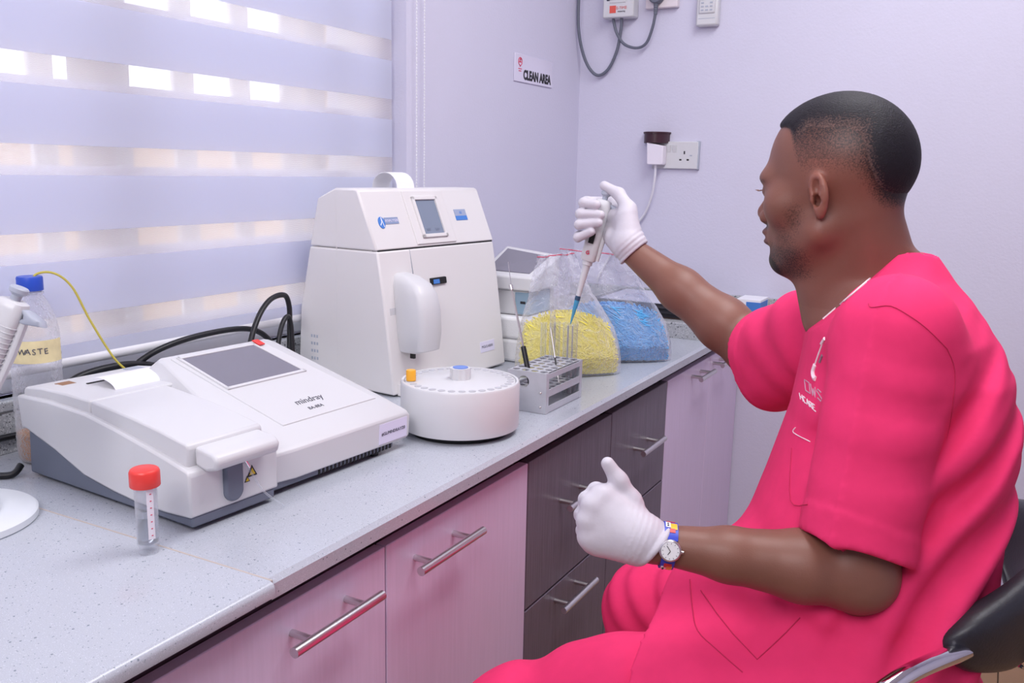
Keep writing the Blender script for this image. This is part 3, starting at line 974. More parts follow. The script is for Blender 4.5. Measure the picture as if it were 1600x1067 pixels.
# wire loop/stirrer in the rack: thin steel wire leaning
x2, y2 = rack_xy(3, 3)
wl = empty('wire_probe', (x2, y2, 0.94), label='thin dark steel wire leaning in the rack between the tubes', cat='probe')
put('wire', MB().cyl((x2, y2, 0.945), (0.500, 1.604, 1.045), 0.0011, seg=8), m_steel, wl, world=True)
put('sleeve', MB().cyl((x2 - 0.008, y2 + 0.003, 0.972), (x2 - 0.0145, y2 + 0.009, 0.992), 0.0018, seg=8), m_black, wl, world=True)
# twisted steel rod with black handle, handle down in the rack
x3, y3 = rack_xy(1, 1)
br = empty('coil_probe', (x3, y3, 0.944), label='black-handled probe with long twisted steel shaft leaning out of the rack', cat='probe')
b0, b1 = Vector((x3 + 0.004, y3 - 0.006, 0.945)), Vector((0.436, 1.552, 1.128))
ax = (b1 - b0).normalized()
L = (b1 - b0).length
put('handle', MB().cyl(b0, b0 + ax * 0.078, 0.0052, seg=14), m_black, br, world=True)
mb = MB()
n = 90
s1 = ax.cross(Vector((0, 1, 0))).normalized()
s2 = ax.cross(s1)
rings = []
for i in range(n + 1):
    p = b0 + ax * (0.076 + (L - 0.076) * i / n)
    r = 0.0027 if i % 2 else 0.0019
    rings.append([p + (s1 * cos(2 * pi * k / 8) + s2 * sin(2 * pi * k / 8)) * r for k in range(8)])
mb.loft(rings)
put('twisted_shaft', mb, m_steel, br, world=True, smooth=20)
put('shaft_collar', MB().cyl(b1 - ax * 0.006, b1 + ax * 0.004, 0.0042, seg=12), m_steel, br, world=True)
put('needle', MB().cyl(b1, b1 + ax * 0.04 + Vector((0.002, 0, 0.012)), 0.0008, seg=6), m_steel, br, world=True)

# ------------------------------------------------------------------ bags of pipette tips


def bag(name, lab, c0, c1, t0, t1, tipm, fill, tiplab, seed, thick, fillthick):
    """pouch between bottom corners c0, c1 on the counter and top corners t0, t1"""
    rnd = random.Random(seed)
    c0, c1, t0, t1 = Vector(c0), Vector(c1), Vector(t0), Vector(t1)
    W = (c1 - c0)
    wd = W.normalized()
    nrm = Vector((wd.y, -wd.x, 0)).normalized()

    def P(u, v, side, extra=0.0):
        """u 0..1 across, v 0..1 up, side +-1"""
        e = 4 * u * (1 - u)
        th = thick * (max(0, e) ** 0.5) * (max(0.0, 1 - v) ** 0.9 * (0.50 + 0.50 * min(1, v / 0.15)) + 0.02)
        vv = v ** 1.25
        base = c0.lerp(c1, u).lerp(t0.lerp(t1, u), vv)
        base.z = c0.z + (t0.z + (t1.z - t0.z) * u - c0.z) * v
        belly = wd * (0.022 * (u - 0.3) * sin(pi * min(1, v * 1.5)) if v < 0.67 else 0)
        wob = 0.008 * v * sin(u * 11 + seed + v * 3) + 0.006 * v * sin(u * 23 + 2 * seed - v * 9)
        return base + belly + nrm * (side * (th + extra) + wob)
    e = empty(name, (c0 + W * 0.5), label=lab, cat='plastic bag')
    nu, nv = 22, 26
    mb = MB()
    bm = mb.bm
    for s in (1, -1):
        G = [[bm.verts.new(P(i / nu, j / nv, s) + Vector((rnd.uniform(-1, 1), rnd.uniform(-1, 1), 0)) * 0.0022 * (j / nv)) for i in range(nu + 1)] for j in range(nv + 1)]
        for j in range(nv):
            for i in range(nu):
                bm.faces.new((G[j][i], G[j][i + 1], G[j + 1][i + 1], G[j + 1][i]))
    bmesh.ops.remove_doubles(bm, verts=bm.verts, dist=0.001)
    put('film', mb, m_bag, e, world=True, smooth=60)
    mb = MB()
    mb.tube([P(i / 16, 0.985, 1) for i in range(17)], 0.0012, 6)
    put('red_zip', mb, m_redink, e, world=True)
    # the tips: small hollow-looking cones heaped inside
    verts, faces = [], []
    n = 0
    # inner bulk of the heap so that no gaps show
    mb = MB()
    rings = []
    for j in range(9):
        v = 0.015 + (fill - 0.02) * j / 8
        ring = []
        for s in (1, -1):
            for i in range(13):
                u = 0.06 + 0.88 * (i / 12 if s > 0 else 1 - i / 12)
                vv = v * (0.72 + 0.28 * sin(pi * u)) if j == 8 else v * (0.75 + 0.25 * sin(pi * u))
                q = P(u, vv, s * 0.78)
                q.z = max(q.z, 0.902)
                ring.append(q)
        rings.append(ring)
    mb.loft(rings)
    bm = mb.bm
    count = 5000
    for k in range(count):
        u = rnd.uniform(0.09, 0.91)
        v = rnd.uniform(0.04, 1) ** 0.9 * fill * (0.75 + 0.25 * sin(pi * u))
        s = rnd.choice((1, 1, -1)) * rnd.uniform(0.80, 0.92)
        Lt = rnd.uniform(0.030, 0.042) * fillthick
        th_ = rnd.uniform(0, 2 * pi)
        du, dv = 0.5 * Lt * cos(th_) / W.length, 0.5 * Lt * sin(th_) / (t0.z - c0.z)
        cl = lambda q, lo_, hi_: max(lo_, min(hi_, q))
        a = P(cl(u - du, 0.05, 0.95), cl(v - dv, 0.02, fill * 1.04), s)
        b = P(cl(u + du, 0.05, 0.95), cl(v + dv, 0.02, fill * 1.04), s + rnd.uniform(-0.05, 0.05))
        a.z, b.z = max(a.z, 0.9045), max(b.z, 0.9045)
        if (b - a).length < 0.008:
            continue
        d = (b - a).normalized()
        x_ = d.cross(Vector((0.3, 0.2, 0.9))).normalized()
        y_ = d.cross(x_)
        r0, r1 = 0.0024 * fillthick, 0.0007
        A = [bm.verts.new(a + (x_ * cos(t) + y_ * sin(t)) * r0) for t in (0, 1.571, 3.1416, 4.712)]
        B = [bm.verts.new(b + (x_ * cos(t) + y_ * sin(t)) * r1) for t in (0, 1.571, 3.1416, 4.712)]
        bm.faces.new(A[::-1])
        bm.faces.new(B)
        for q in range(4):
            bm.faces.new((A[q], A[(q + 1) % 4], B[(q + 1) % 4], B[q]))
    o = put('pipette_tips', mb, tipm, None, smooth=0)
    set_tag(o, tiplab, 'pipette tips', kind='stuff')
    return e


bag('tip_bag', 'clear zip bag of yellow pipette tips standing right behind the tube rack', (0.350, 1.735, 0.902), (0.540, 1.895, 0.902), (0.36, 1.815, 1.167), (0.428, 1.86, 1.177),
    m_yellow, 0.50, 'heap of small yellow pipette tips inside the nearer clear bag', 3, 0.056, 0.8)
bag('tip_bag', 'clear crinkled bag of blue pipette tips, the farther of the two bags', (0.385, 1.965, 0.902), (0.590, 2.105, 0.902), (0.325, 2.0, 1.172), (0.475, 2.06, 1.160),
    m_bluetip, 0.50, 'heap of larger blue pipette tips inside the farther clear bag', 8, 0.062, 1.1)

# ------------------------------------------------------------------ folders and box on the ledge
for k, (z0, z1, y0, x1, rz, m, lab) in enumerate((
        (0.945, 0.957, 2.46, 0.53, 0.02, mat('brown_board', (120, 92, 84), 0.6), 'thin brown board at the bottom of the folder stack on the ledge'),
        (0.9575, 0.970, 2.45, 0.55, -0.02, m_black, 'black folder lying on the brown board, lower one of the stack'),
        (0.9705, 0.984, 2.46, 0.54, 0.03, mat('dark_folder', (44, 44, 50), 0.35), 'black folder lying second from the top of the stack on the ledge'))):
    e = empty('folder', (0.40, 2.60, z0), rz, label=lab, cat='folder', group='folders stacked on the ledge')
    put('cover', MB().box(-0.19, x1 - 0.40, y0 - 2.60, 0.13, 0.0, 0.0012), m, e, smooth=0)
    put('cover', MB().box(-0.19, x1 - 0.40, y0 - 2.60, 0.13, z1 - z0 - 0.0012, z1 - z0), m, e, smooth=0)
    put('spine', MB().box(-0.19, -0.188, y0 - 2.60, 0.13, 0.0012, z1 - z0 - 0.0012), m, e, smooth=0)
    put('paper_block', MB().box(-0.186, x1 - 0.406, y0 - 2.594, 0.125, 0.0014, z1 - z0 - 0.0014), mat('dark_page_edge', (90, 88, 94), 0.8) if k != 1 else mat('dark_page', (70, 70, 76), 0.8), e, smooth=0)
pb = put('plastic_sleeve', MB().hexa([(0.24, 2.47, 0.9845), (0.52, 2.46, 0.9845), (0.53, 2.68, 0.9845), (0.24, 2.68, 0.9845), (0.24, 2.47, 0.987), (0.52, 2.46, 0.986), (0.53, 2.68, 0.992), (0.24, 2.68, 0.991)]), mat('pale_sleeve', (206, 208, 222), 0.2), smooth=0)
set_tag(pb, 'pale glossy plastic sleeve lying on top of the black folders', 'folder')
bb = empty('carton', (0.63, 2.70, 0.985), label='small blue and white carton at the end of the back ledge, behind the arm', cat='box')
put('box', MB().box(0.60, 0.672, 2.66, 2.76, 0.945, 0.992), m_paper, bb, world=True, bevel=0.001)
put('blue_panel', MB().box(0.630, 0.6726, 2.659, 2.75, 0.955, 0.985), m_blueprint, bb, world=True, smooth=0)

# ------------------------------------------------------------------ red-capped sample container
UX, UY = 0.432, 0.674
un = empty('sample_container', (UX, UY, 0.9005), label='clear sample container with red screw cap and water, on the near worktop', cat='sample container')
put('tube_wall', MB().lathe([(0.0112, 0.0), (0.0118, 0.002), (0.0112, 0.004), (0.0109, 0.008), (0.0128, 0.012), (0.0130, 0.085), (0.0120, 0.085), (0.0120, 0.0125), (0.006, 0.0095), (0.0005, 0.009)], (UX, UY, 0.9005), 28, caps=False), m_clear, un, world=True, smooth=50)
put('liquid', MB().lathe([(0.0005, 0.0102), (0.006, 0.0105), (0.0117, 0.0135), (0.0117, 0.046), (0, 0.046)], (UX, UY, 0.9005), 24), m_liquid, un, world=True, smooth=50)
mb = MB()
rings = []
for r, zz in ((0.0168, 0.083), (0.0174, 0.084), (0.0174, 0.1005), (0.0160, 0.1035), (0.0145, 0.1045)):
    rings.append([(UX + (r if (i % 2 == 0 or zz > 0.102) else r - 0.0003) * cos(2 * pi * i / 64), UY + (r if (i % 2 == 0 or zz > 0.102) else r - 0.0003) * sin(2 * pi * i / 64), 0.9005 + zz) for i in range(64)])
mb.loft(rings)
put('screw_cap', mb, m_red, un, world=True, smooth=45)
mb = MB()
vdir = Vector((1.285 - UX, -UY, 0)).normalized()
sd = Vector((-vdir.y, vdir.x, 0))
gb = MB()
for i in range(7):
    a = radians(22)
    d = vdir * cos(a) + sd * sin(a)
    q = Vector((UX, UY, 0.925 + i * 0.0085)) + d * 0.01315
    s2 = Vector((-d.y, d.x, 0))
    gb.hexa([q - s2 * 0.001, q + s2 * 0.001, q + s2 * 0.001 + d * 0.0002, q - s2 * 0.001 + d * 0.0002, q - s2 * 0.001 + Vector((0, 0, .0012)), q + s2 * 0.001 + Vector((0, 0, .0012)), q + s2 * 0.001 + d * 0.0002 + Vector((0, 0, .0012)), q - s2 * 0.001 + d * 0.0002 + Vector((0, 0, .0012))])
put('graduation_marks', gb, m_redink, un, world=True, smooth=0)
rg = []
for t in range(7):
    a = radians(2 + t * 6)
    d = vdir * cos(a) + sd * sin(a)
    rg.append([Vector((UX, UY, zz)) + d * rr for zz, rr in ((0.921, 0.01302), (0.982, 0.01302), (0.982, 0.01312), (0.921, 0.01312))])
put('label_strip', MB().loft(rg), mat('frosted_label', (232, 226, 234), 0.6), un, world=True, smooth=0)

# ------------------------------------------------------------------ pipette stand with pipette (left edge)
ps = empty('pipette_stand', (0.152, 0.602, 0.9005), label='white round pipette stand base at the left edge of the near worktop', cat='pipette stand')
put('base', MB().lathe([(0.098, 0.0), (0.100, 0.002), (0.100, 0.010), (0.096, 0.013), (0.0, 0.013)], (0.152, 0.602, 0.9005), 64), mat('stand_white', (226, 230, 236), 0.4), ps, world=True, smooth=40)
put('base_step', MB().lathe([(0.082, 0.013), (0.080, 0.024), (0.070, 0.030), (0.03, 0.040), (0.016, 0.05), (0.0, 0.05)], (0.140, 0.580, 0.9005), 64), mat('stand_white_step', (228, 232, 238), 0.4), ps, world=True, smooth=40)
put('column', MB().cyl((0.140, 0.580, 0.945), (0.140, 0.580, 1.23), 0.010, seg=20), m_white, ps, world=True)
put('carousel_holder', MB().lathe([(0.03, 0), (0.046, 0.005), (0.046, 0.015), (0.02, 0.02)], (0.140, 0.580, 1.11), 40), m_white, ps, world=True)
put('holder_arm', MB().tube([(0.15, 0.58, 1.118), (0.22, 0.585, 1.118), (0.268, 0.588, 1.112)], 0.006, 10), m_white, ps, world=True)


def pipette(name, lab, top, bot, side, scale=1.0, tipcol=None, group=None):
    """single-channel pipette: plunger button at top, tip at bot; side = direction of the finger hook"""
    top, bot = Vector(top), Vector(bot)
    ax = (bot - top)
    L = ax.length
    ax.normalize()
    sd = Vector(side)
    sd = (sd - ax * sd.dot(ax)).normalized()
    nn = ax.cross(sd)
    e = empty(name, tuple((top + bot) / 2), label=lab, cat='pipette', group=group)

    def pt(t, a=0, b=0):
        return top + ax * t * L + sd * a * scale + nn * b * scale

    def sect(t, w, d, off=0, n=20, ex=0.6):
        r = []
        for i in range(n):
            a = 2 * pi * i / n
            c, s = cos(a), sin(a)
            c = abs(c) ** ex * (1 if c > 0 else -1)
            s = abs(s) ** ex * (1 if s > 0 else -1)
            r.append(pt(t, off + d * c, w * s))
        return r
    m_body = m_white
    put('plunger_button', MB().loft([sect(0.0, 0.0075, 0.0075, n=20, ex=1), sect(0.006, 0.0088, 0.0088, ex=1), sect(0.024, 0.0088, 0.0088, ex=1), sect(0.034, 0.006, 0.006, ex=1), sect(0.040, 0.0048, 0.0048, ex=1), sect(0.075, 0.0048, 0.0048, ex=1)]), m_lgrey, e, world=True, smooth=40)
    body = put('body', MB().loft([sect(0.062, 0.009, 0.0085), sect(0.070, 0.0115, 0.0125), sect(0.10, 0.013, 0.0145), sect(0.20, 0.0128, 0.014), sect(0.36, 0.0120, 0.0135), sect(0.50, 0.0120, 0.0135), sect(0.515, 0.0105, 0.0115)]), m_body, e, world=True, smooth=45)
    put('finger_hook', MB().loft([sect(0.085, 0.006, 0.006, 0.014), sect(0.105, 0.008, 0.010, 0.024), sect(0.125, 0.007, 0.011, 0.026), sect(0.145, 0.005, 0.006, 0.014)]), m_lgrey, e, world=True, smooth=50)
    put('ejector_bar', MB().loft([sect(0.13, 0.0045, 0.004, 0.0155, n=10), sect(0.30, 0.0045, 0.004, 0.0165, n=10), sect(0.50, 0.0042, 0.004, 0.0145, n=10)]), m_white, e, world=True, smooth=45)
    w = put('volume_window', MB().hexa([pt(0.31, -0.006, 0.0112), pt(0.31, 0.003, 0.0112), pt(0.385, 0.003, 0.0112), pt(0.385, -0.006, 0.0112), pt(0.31, -0.006, 0.0138), pt(0.31, 0.003, 0.0138), pt(0.385, 0.003, 0.0138), pt(0.385, -0.006, 0.0138)]), m_slot, e, world=True, smooth=0)
    put('lower_cone', MB().loft([sect(0.505, 0.0088, 0.0088, ex=1), sect(0.545, 0.0088, 0.0088, ex=1), sect(0.548, 0.0068, 0.0068, ex=1), sect(0.58, 0.0062, 0.0062, ex=1), sect(0.79, 0.0042, 0.0042, ex=1)]), m_white, e, world=True, smooth=40)
    return e, pt, sect, nn, sd, ax


PT_, PB_ = (0.3066, 0.6217, 1.2135), (0.2370, 0.5470, 0.9830)
pp_, ptf, sct, nn_, sd_, ax_ = pipette('pipette', 'white pipette with grey plunger parked on the stand at the left edge', PT_, PB_, (0.876, 0.481, 0.02), 1.2)
put('nozzle', MB().loft([sct(0.785, 0.0045, 0.0045, ex=1), sct(1.0, 0.003, 0.003, ex=1)]), m_white, pp_, world=True)
mb = MB()
for i in range(12):
    t = 0.18 + i * 0.024
    mb.loft([sct(t, 0.0137, 0.0152, n=16), sct(t + 0.003, 0.0137, 0.0152, n=16)])
put('grip_ribs', mb, m_white, pp_, world=True)

# ------------------------------------------------------------------ waste bottle with yellow tubing
BX, BYY = 0.012, 0.824
wb = empty('waste_bottle', (BX, BYY, 0.9005), label='clear ribbed plastic bottle with blue cap and handwritten waste label', cat='bottle')
pr = [(0.024, 0.0), (0.030, 0.002), (0.034, 0.008), (0.035, 0.02)]
zz = 0.03
while zz < 0.185:
    pr += [(0.0358, zz), (0.0346, zz + 0.005)]
    zz += 0.0105
pr += [(0.0358, 0.19), (0.0350, 0.205), (0.031, 0.225), (0.024, 0.243), (0.0165, 0.256), (0.0145, 0.262), (0.0145, 0.272)]
put('bottle_wall', MB().lathe(pr, (BX, BYY, 0.9005), 40, caps=False), m_bottle, wb, world=True, smooth=30)
put('neck_ring', MB().lathe([(0.015, 0.258), (0.0178, 0.2585), (0.0178, 0.2615), (0.015, 0.262)], (BX, BYY, 0.9005), 32), m_clear, wb, world=True)
put('waste_liquid', MB().lathe([(0.023, 0.001), (0.029, 0.003), (0.033, 0.009), (0.0338, 0.045), (0, 0.045)], (BX, BYY, 0.9005), 32), m_amber, wb, world=True)
put('blue_cap', MB().lathe([(0.0178, 0.264), (0.0182, 0.265), (0.0182, 0.283), (0.0172, 0.285), (0.0, 0.285)], (BX, BYY, 0.9005), 36), m_blue, wb, world=True, smooth=40)
rg = []
vd = Vector((1.285 - BX, -BYY, 0)).normalized()
sdv = Vector((-vd.y, vd.x, 0))
for t in range(15):
    a = radians(-72 + t * 144 / 14)
    d = vd * cos(a) + sdv * sin(a)
    rg.append([Vector((BX, BYY, 0.9005)) + d * rr + Vector((0, 0, z_)) for z_, rr in ((0.158, 0.0362), (0.192, 0.0362), (0.192, 0.0365), (0.158, 0.0365))])
lbw = put('paper_label', MB().loft(rg), mat('yellowed_label', (226, 212, 166), 0.75, var=0.12, vscale=40), wb, world=True, smooth=30)
for k, ch in enumerate('WASTE'):
    a = radians(-3 + (k - 2) * 13)
    d = vd * cos(a) + sdv * sin(a)
    text_part('handwriting', ch, 0.0125, Vector((BX, BYY, 1.076 + 0.0006 * (k % 2))) + d * 0.0368, (-d.y, d.x, 0.04 * (k - 2)), (0.02, 0, 1), m_ink, lbw, world=True, thick=0.0003)
ytube = spline([(BX + 0.004, BYY + 0.002, 1.165), (BX + 0.005, BYY + 0.006, 1.187), (BX + 0.014, BYY + 0.03, 1.1885), (BX + 0.020, BYY + 0.055, 1.165), (BX + 0.026, BYY + 0.078, 1.11), (0.048, 0.930, 1.050), (0.058, 0.945, 1.026)], 8)
put('yellow_tubing', MB().tube(ytube, 0.0018, 10), m_yellowtube, wb, world=True)

# ------------------------------------------------------------------ black mains cables
def cable(lab, pts, r, m, parts=None, name='cable', cat='cable'):
    o = put(name, MB().tube(spline(pts, 10), r, 10), m, smooth=60)
    return set_tag(o, lab, cat)
cable('black cable looping on the worktop at the far left behind the pipette stand', [(-0.050, 0.50, 0.93), (-0.048, 0.64, 0.9060), (-0.02, 0.705, 0.9058), (0.03, 0.725, 0.9058), (0.055, 0.745, 0.9058), (0.052, 0.762, 0.915)], 0.005, m_black)
cable('black cable running down along the upstand behind the waste bottle', [(-0.050, 0.50, 0.965), (-0.050, 0.68, 0.945), (-0.049, 0.80, 0.930), (-0.046, 0.98, 0.93), (-0.044, 1.10, 0.93)], 0.0052, m_black)
cable('black cable arching over behind the low analyser', [(-0.045, 0.93, 0.95), (-0.030, 1.00, 0.990), (-0.006, 1.06, 1.030), (0.002, 1.16, 1.045), (0.010, 1.27, 1.040), (0.02, 1.32, 1.000), (0.02, 1.33, 0.93)], 0.0055, m_black)
cable('coiled black cable lying flat behind the low analyser', [(-0.015, 0.86, 0.990), (-0.012, 0.92, 1.013), (-0.008, 1.0, 1.016), (-0.012, 1.06, 1.000), (-0.02, 0.99, 0.990), (-0.03, 0.90, 0.985)], 0.006, m_black)
cable('black cable bent in a tall hoop beside the tall analyser', [(0.055, 1.20, 0.95), (0.035, 1.255, 1.045), (0.02, 1.31, 1.090), (0.015, 1.360, 1.098), (0.015, 1.375, 1.075), (0.018, 1.372, 1.03), (0.03, 1.355, 0.96)], 0.0055, m_black)
cable('black cable making a small loop in front of the tall hoop', [(0.06, 1.28, 0.95), (0.045, 1.315, 1.03), (0.04, 1.34, 1.058), (0.04, 1.352, 1.04), (0.05, 1.345, 0.96)], 0.005, m_black)

# ------------------------------------------------------------------ things on the walls
sg = empty('wall_sign', (0.0, 2.458, 1.648), label='small white sign reading CLEAN AREA on the window wall near the corner', cat='sign')
put('plate', MB().box(0.0005, 0.0035, 2.337, 2.580, 1.6085, 1.686), mat('sign_white', (226, 222, 240), 0.15, coat=0.5), sg, world=True, bevel=0.001)
text_part('sign_text', 'CLEAN AREA', 0.036, (0.0036, 2.479, 1.6290), (0, 1, 0), (0, 0, 1), m_blackink, sg, world=True, thick=0.0004, stretch=0.84, bold=0.0020)
mb = MB()
cc = Vector((0.0036, 2.369, 1.665))
pts = []
for i in range(25):
    a = 2 * pi * i / 24
    pts.append(cc + Vector((0.0003, 0.011 * cos(a), 0.011 * sin(a))))
lgm = put('logo_ring', MB().tube(pts, 0.0012, 6), m_redink, sg, world=True)
put('logo_mark', MB().prism([(2.362, 1.662), (2.376, 1.662), (2.373, 1.667), (2.365, 1.667)], 'x', 0.003, 0.0041), m_redink, lgm, world=True, smooth=0)
put('logo_mark', MB().ball((0.0036, 2.369, 1.671), 0.0032, 10, 6), m_redink, lgm, world=True)
put('logo_stem', MB().box(0.003, 0.0041, 2.3665, 2.3715, 1.650, 1.655), m_redink, lgm, world=True, smooth=0)
for i in range(2):
    put('logo_line', MB().box(0.003, 0.0039, 2.358 + 0.003 * i, 2.380 - 0.003 * i, 1.6435 - i * 0.006, 1.6460 - i * 0.006), m_redink, lgm, world=True, smooth=0)

W = YB
def wbox(x0, x1, z0, z1, d0, d1):
    """box on the back wall; d = distance out of the wall"""
    return MB().box(x0, x1, W - d1, W - d0, z0, z1)
mt = empty('meter_box', (0.155, W, 1.90), label='white breaker box with a red square print, high on the back wall', cat='breaker box')
put('case', wbox(0.092, 0.196, 1.834, 1.990, 0.0, 0.045), m_white, mt, world=True, bevel=0.004)
put('display_window', wbox(0.105, 0.180, 1.885, 1.960, 0.040, 0.0465), m_brass, mt, world=True, smooth=0, bevel=0.001)
put('window_lip', wbox(0.115, 0.170, 1.878, 1.887, 0.040, 0.047), m_white, mt, world=True, smooth=0, bevel=0.001)
put('red_square', wbox(0.116, 0.137, 1.848, 1.870, 0.040, 0.0458), mat('red_orange_print', (226, 92, 80), 0.6), mt, world=True, smooth=0)
text_part('red_text', 'E-TIME', 0.012, (0.156, W - 0.0456, 1.862), (1, 0, 0), (0, 0, 1), mat('red_small_print', (220, 120, 120), 0.6), mt, world=True, thick=0.0004)
text_part('grey_text', 'metering', 0.007, (0.156, W - 0.0456, 1.852), (1, 0, 0), (0, 0, 1), m_ink, mt, world=True, thick=0.0004)
lp = [(-0.0, 1.95), (0.0, 1.80)]
cable('long grey cable drooping in a loop from the top to the breaker box', [(0.010, 2.735, 2.10), (0.010, 2.740, 1.92), (0.012, 2.745, 1.80), (0.030, 2.765, 1.71), (0.066, 2.775, 1.665), (0.105, 2.775, 1.680), (0.135, 2.772, 1.735), (0.148, 2.768, 1.80), (0.150, 2.766, 1.836)], 0.0050, m_cable)
sk = empty('wall_socket', (0.27, W, 1.90), label='upper wall socket at the top edge with a grey plug in it', cat='socket')
put('plate', wbox(0.226, 0.330, 1.858, 1.945, 0.0, 0.022), mat('socket_cream', (232, 222, 226), 0.4), sk, world=True, bevel=0.003)
pg = empty('mains_plug', (0.262, W, 1.90), label='grey three-pin plug in the upper socket with grey cable', cat='plug')
pts = [(0.288 - 0.022 + 0.026 * cos(2 * pi * i / 20), 1.898 + 0.030 * sin(2 * pi * i / 20)) for i in range(20)]
put('body', MB().prism(pts, 'y', W - 0.050, W - 0.0225), m_cable, pg, world=True, bevel=0.004)
mb = MB()
for i in range(5):
    mb.lathe([(0.0075 - i * 0.0004, 0), (0.0075 - i * 0.0004, 0.0045), (0.0058, 0.0052), (0.0058, 0.0062)], (0.266, W - 0.037, 1.868 - i * 0.0062), 14, (0, 0, -1))
put('strain_relief', mb, m_cable, pg, world=True)
put('plug_cable', MB().tube(spline([(0.266, W - 0.037, 1.842), (0.258, W - 0.035, 1.80), (0.238, W - 0.030, 1.755), (0.205, W - 0.025, 1.742), (0.163, W - 0.025, 1.755), (0.135, W - 0.025, 1.79), (0.120, W - 0.024, 1.836)], 10), 0.0045, 10), m_cable, pg, world=True)
rm = empty('remote_control', (0.43, W, 1.85), label='white remote control in a wall holder at the top right of the sockets', cat='remote control')
put('holder', wbox(0.392, 0.460, 1.796, 1.880, 0.0, 0.030), m_white, rm, world=True, bevel=0.006)
put('remote_body', wbox(0.400, 0.452, 1.830, 1.960, 0.008, 0.034), m_white, rm, world=True, bevel=0.005)
for r in range(4):
    for c in range(3):
        if (r, c) in ((2, 1), (3, 1)):
            continue
        put('button', wbox(0.4085 + c * 0.0135, 0.4165 + c * 0.0135, 1.8385 + r * 0.0105, 1.8425 + r * 0.0105, 0.033, 0.0352), m_lgrey, rm, world=True, smooth=0)
put('holder_line', wbox(0.400, 0.452, 1.8165, 1.818, 0.029, 0.0305), m_lgrey, rm, world=True, smooth=0)
# lower double socket
sk2 = empty('wall_socket', (0.345, W, 1.41), label='white double wall socket with switches below the remote', cat='socket')
put('plate', wbox(0.268, 0.418, 1.371, 1.455, 0.0, 0.012), m_white, sk2, world=True, bevel=0.002)
put('side_rim', wbox(0.412, 0.422, 1.369, 1.457, 0.0, 0.011), m_lgrey, sk2, world=True, bevel=0.002)
for x0 in (0.318, 0.336):
    put('switch', MB().hexa([(x0, W - 0.011, 1.422), (x0 + 0.012, W - 0.011, 1.422), (x0 + 0.012, W - 0.013, 1.422), (x0, W - 0.013, 1.422), (x0, W - 0.011, 1.444), (x0 + 0.012, W - 0.011, 1.444), (x0 + 0.012, W - 0.0175, 1.444), (x0, W - 0.0175, 1.444)]), m_white, sk2, world=True, smooth=0)
for cx, cz, w_, h_ in ((0.3745, 1.421, 0.0045, 0.0095), (0.3625, 1.399, 0.0075, 0.0048), (0.3865, 1.399, 0.0075, 0.0048)):
    put('pin_slot', wbox(cx - w_ / 2, cx + w_ / 2, cz - h_ / 2, cz + h_ / 2, 0.0115, 0.0123), m_slot, sk2, world=True, smooth=0)
put('rating_mark', wbox(0.392, 0.400, 1.410, 1.414, 0.0115, 0.0122), m_lgrey, sk2, world=True, smooth=0)
pg2 = empty('mains_plug', (0.29, W, 1.41), label='white plug in the double socket with a white cable hanging down', cat='plug')
put('body', MB().prism([(0.268, 1.382), (0.314, 1.382), (0.317, 1.386), (0.317, 1.440), (0.262, 1.452), (0.265, 1.386)], 'y', W - 0.050, W - 0.0125), mat('plug_white', (238, 232, 242), 0.4), pg2, world=True, bevel=0.004)
put('plug_cable', MB().tube(spline([(0.290, W - 0.035, 1.384), (0.289, W - 0.035, 1.34), (0.280, W - 0.03, 1.285), (0.255, W - 0.022, 1.225), (0.205, W - 0.018, 1.165), (0.15, W - 0.016, 1.10), (0.11, W - 0.030, 1.02), (0.10, W - 0.026, 0.992)], 10), 0.0040, 10), m_cablew, pg2, world=True)
bd = empty('plug_in_device', (0.279, W, 1.468), label='dark brown round plug-in device above the white plug', cat='device')
pts = [(0.238 + 0.0, W - 0.001), (0.322, W - 0.001)]
oval = [(0.280 + 0.041 * cos(pi * i / 16), W - 0.002 - 0.052 * sin(pi * i / 16)) for i in range(17)]
put('body', MB().prism(oval, 'z', 1.450, 1.479), m_brown, bd, world=True, smooth=35)
oval = [(0.280 + 0.044 * cos(pi * i / 16), W - 0.001 - 0.056 * sin(pi * i / 16)) for i in range(17)]
put('lid', MB().prism(oval, 'z', 1.479, 1.484), m_brown, bd, world=True, smooth=35)


# ------------------------------------------------------------------ the man: surfaces grown from distance fields
_F = 1400.0
_C = np.array([1.2852, 0.0, 1.3560])
_M = np.array([[0.87626366, 0.48139993, 0.02039871], [0.10796842, -0.15491707, -0.98200994], [-0.4695794, 0.86270204, -0.18772419]])


def at(u, v, d):
    """point seen at picture position u, v, at distance d along the viewing axis (used to place joints in the room)"""
    return _C + (_M.T @ np.array([(u - 800) / _F, (v - 533.5) / _F, 1.0])) * d


def smin(a, b, k):
    h = np.clip(0.5 + 0.5 * (b - a) / k, 0, 1)
    return b + (a - b) * h - k * h * (1 - h)


def smax(a, b, k):
    return -smin(-a, -b, k)


def sd_ball(P, c, r):
    return np.linalg.norm(P - np.asarray(c), axis=1) - r


def sd_ell(P, c, r, A=None):
    q = P - np.asarray(c)
    if A is not None:
        q = q @ np.asarray(A).T
    r = np.asarray(r)
    k0 = np.linalg.norm(q / r, axis=1)
    k1 = np.linalg.norm(q / (r * r), axis=1)
    return np.where(k1 > 1e-9, k0 * (k0 - 1.0) / np.maximum(k1, 1e-9), -r.min())


def sd_cone(P, a, b, r0, r1):
    a, b = np.asarray(a, float), np.asarray(b, float)
    ba = b - a
    h = np.clip(((P - a) @ ba) / (ba @ ba), 0, 1)
    return np.linalg.norm(P - a - h[:, None] * ba, axis=1) - (r0 + (r1 - r0) * h)


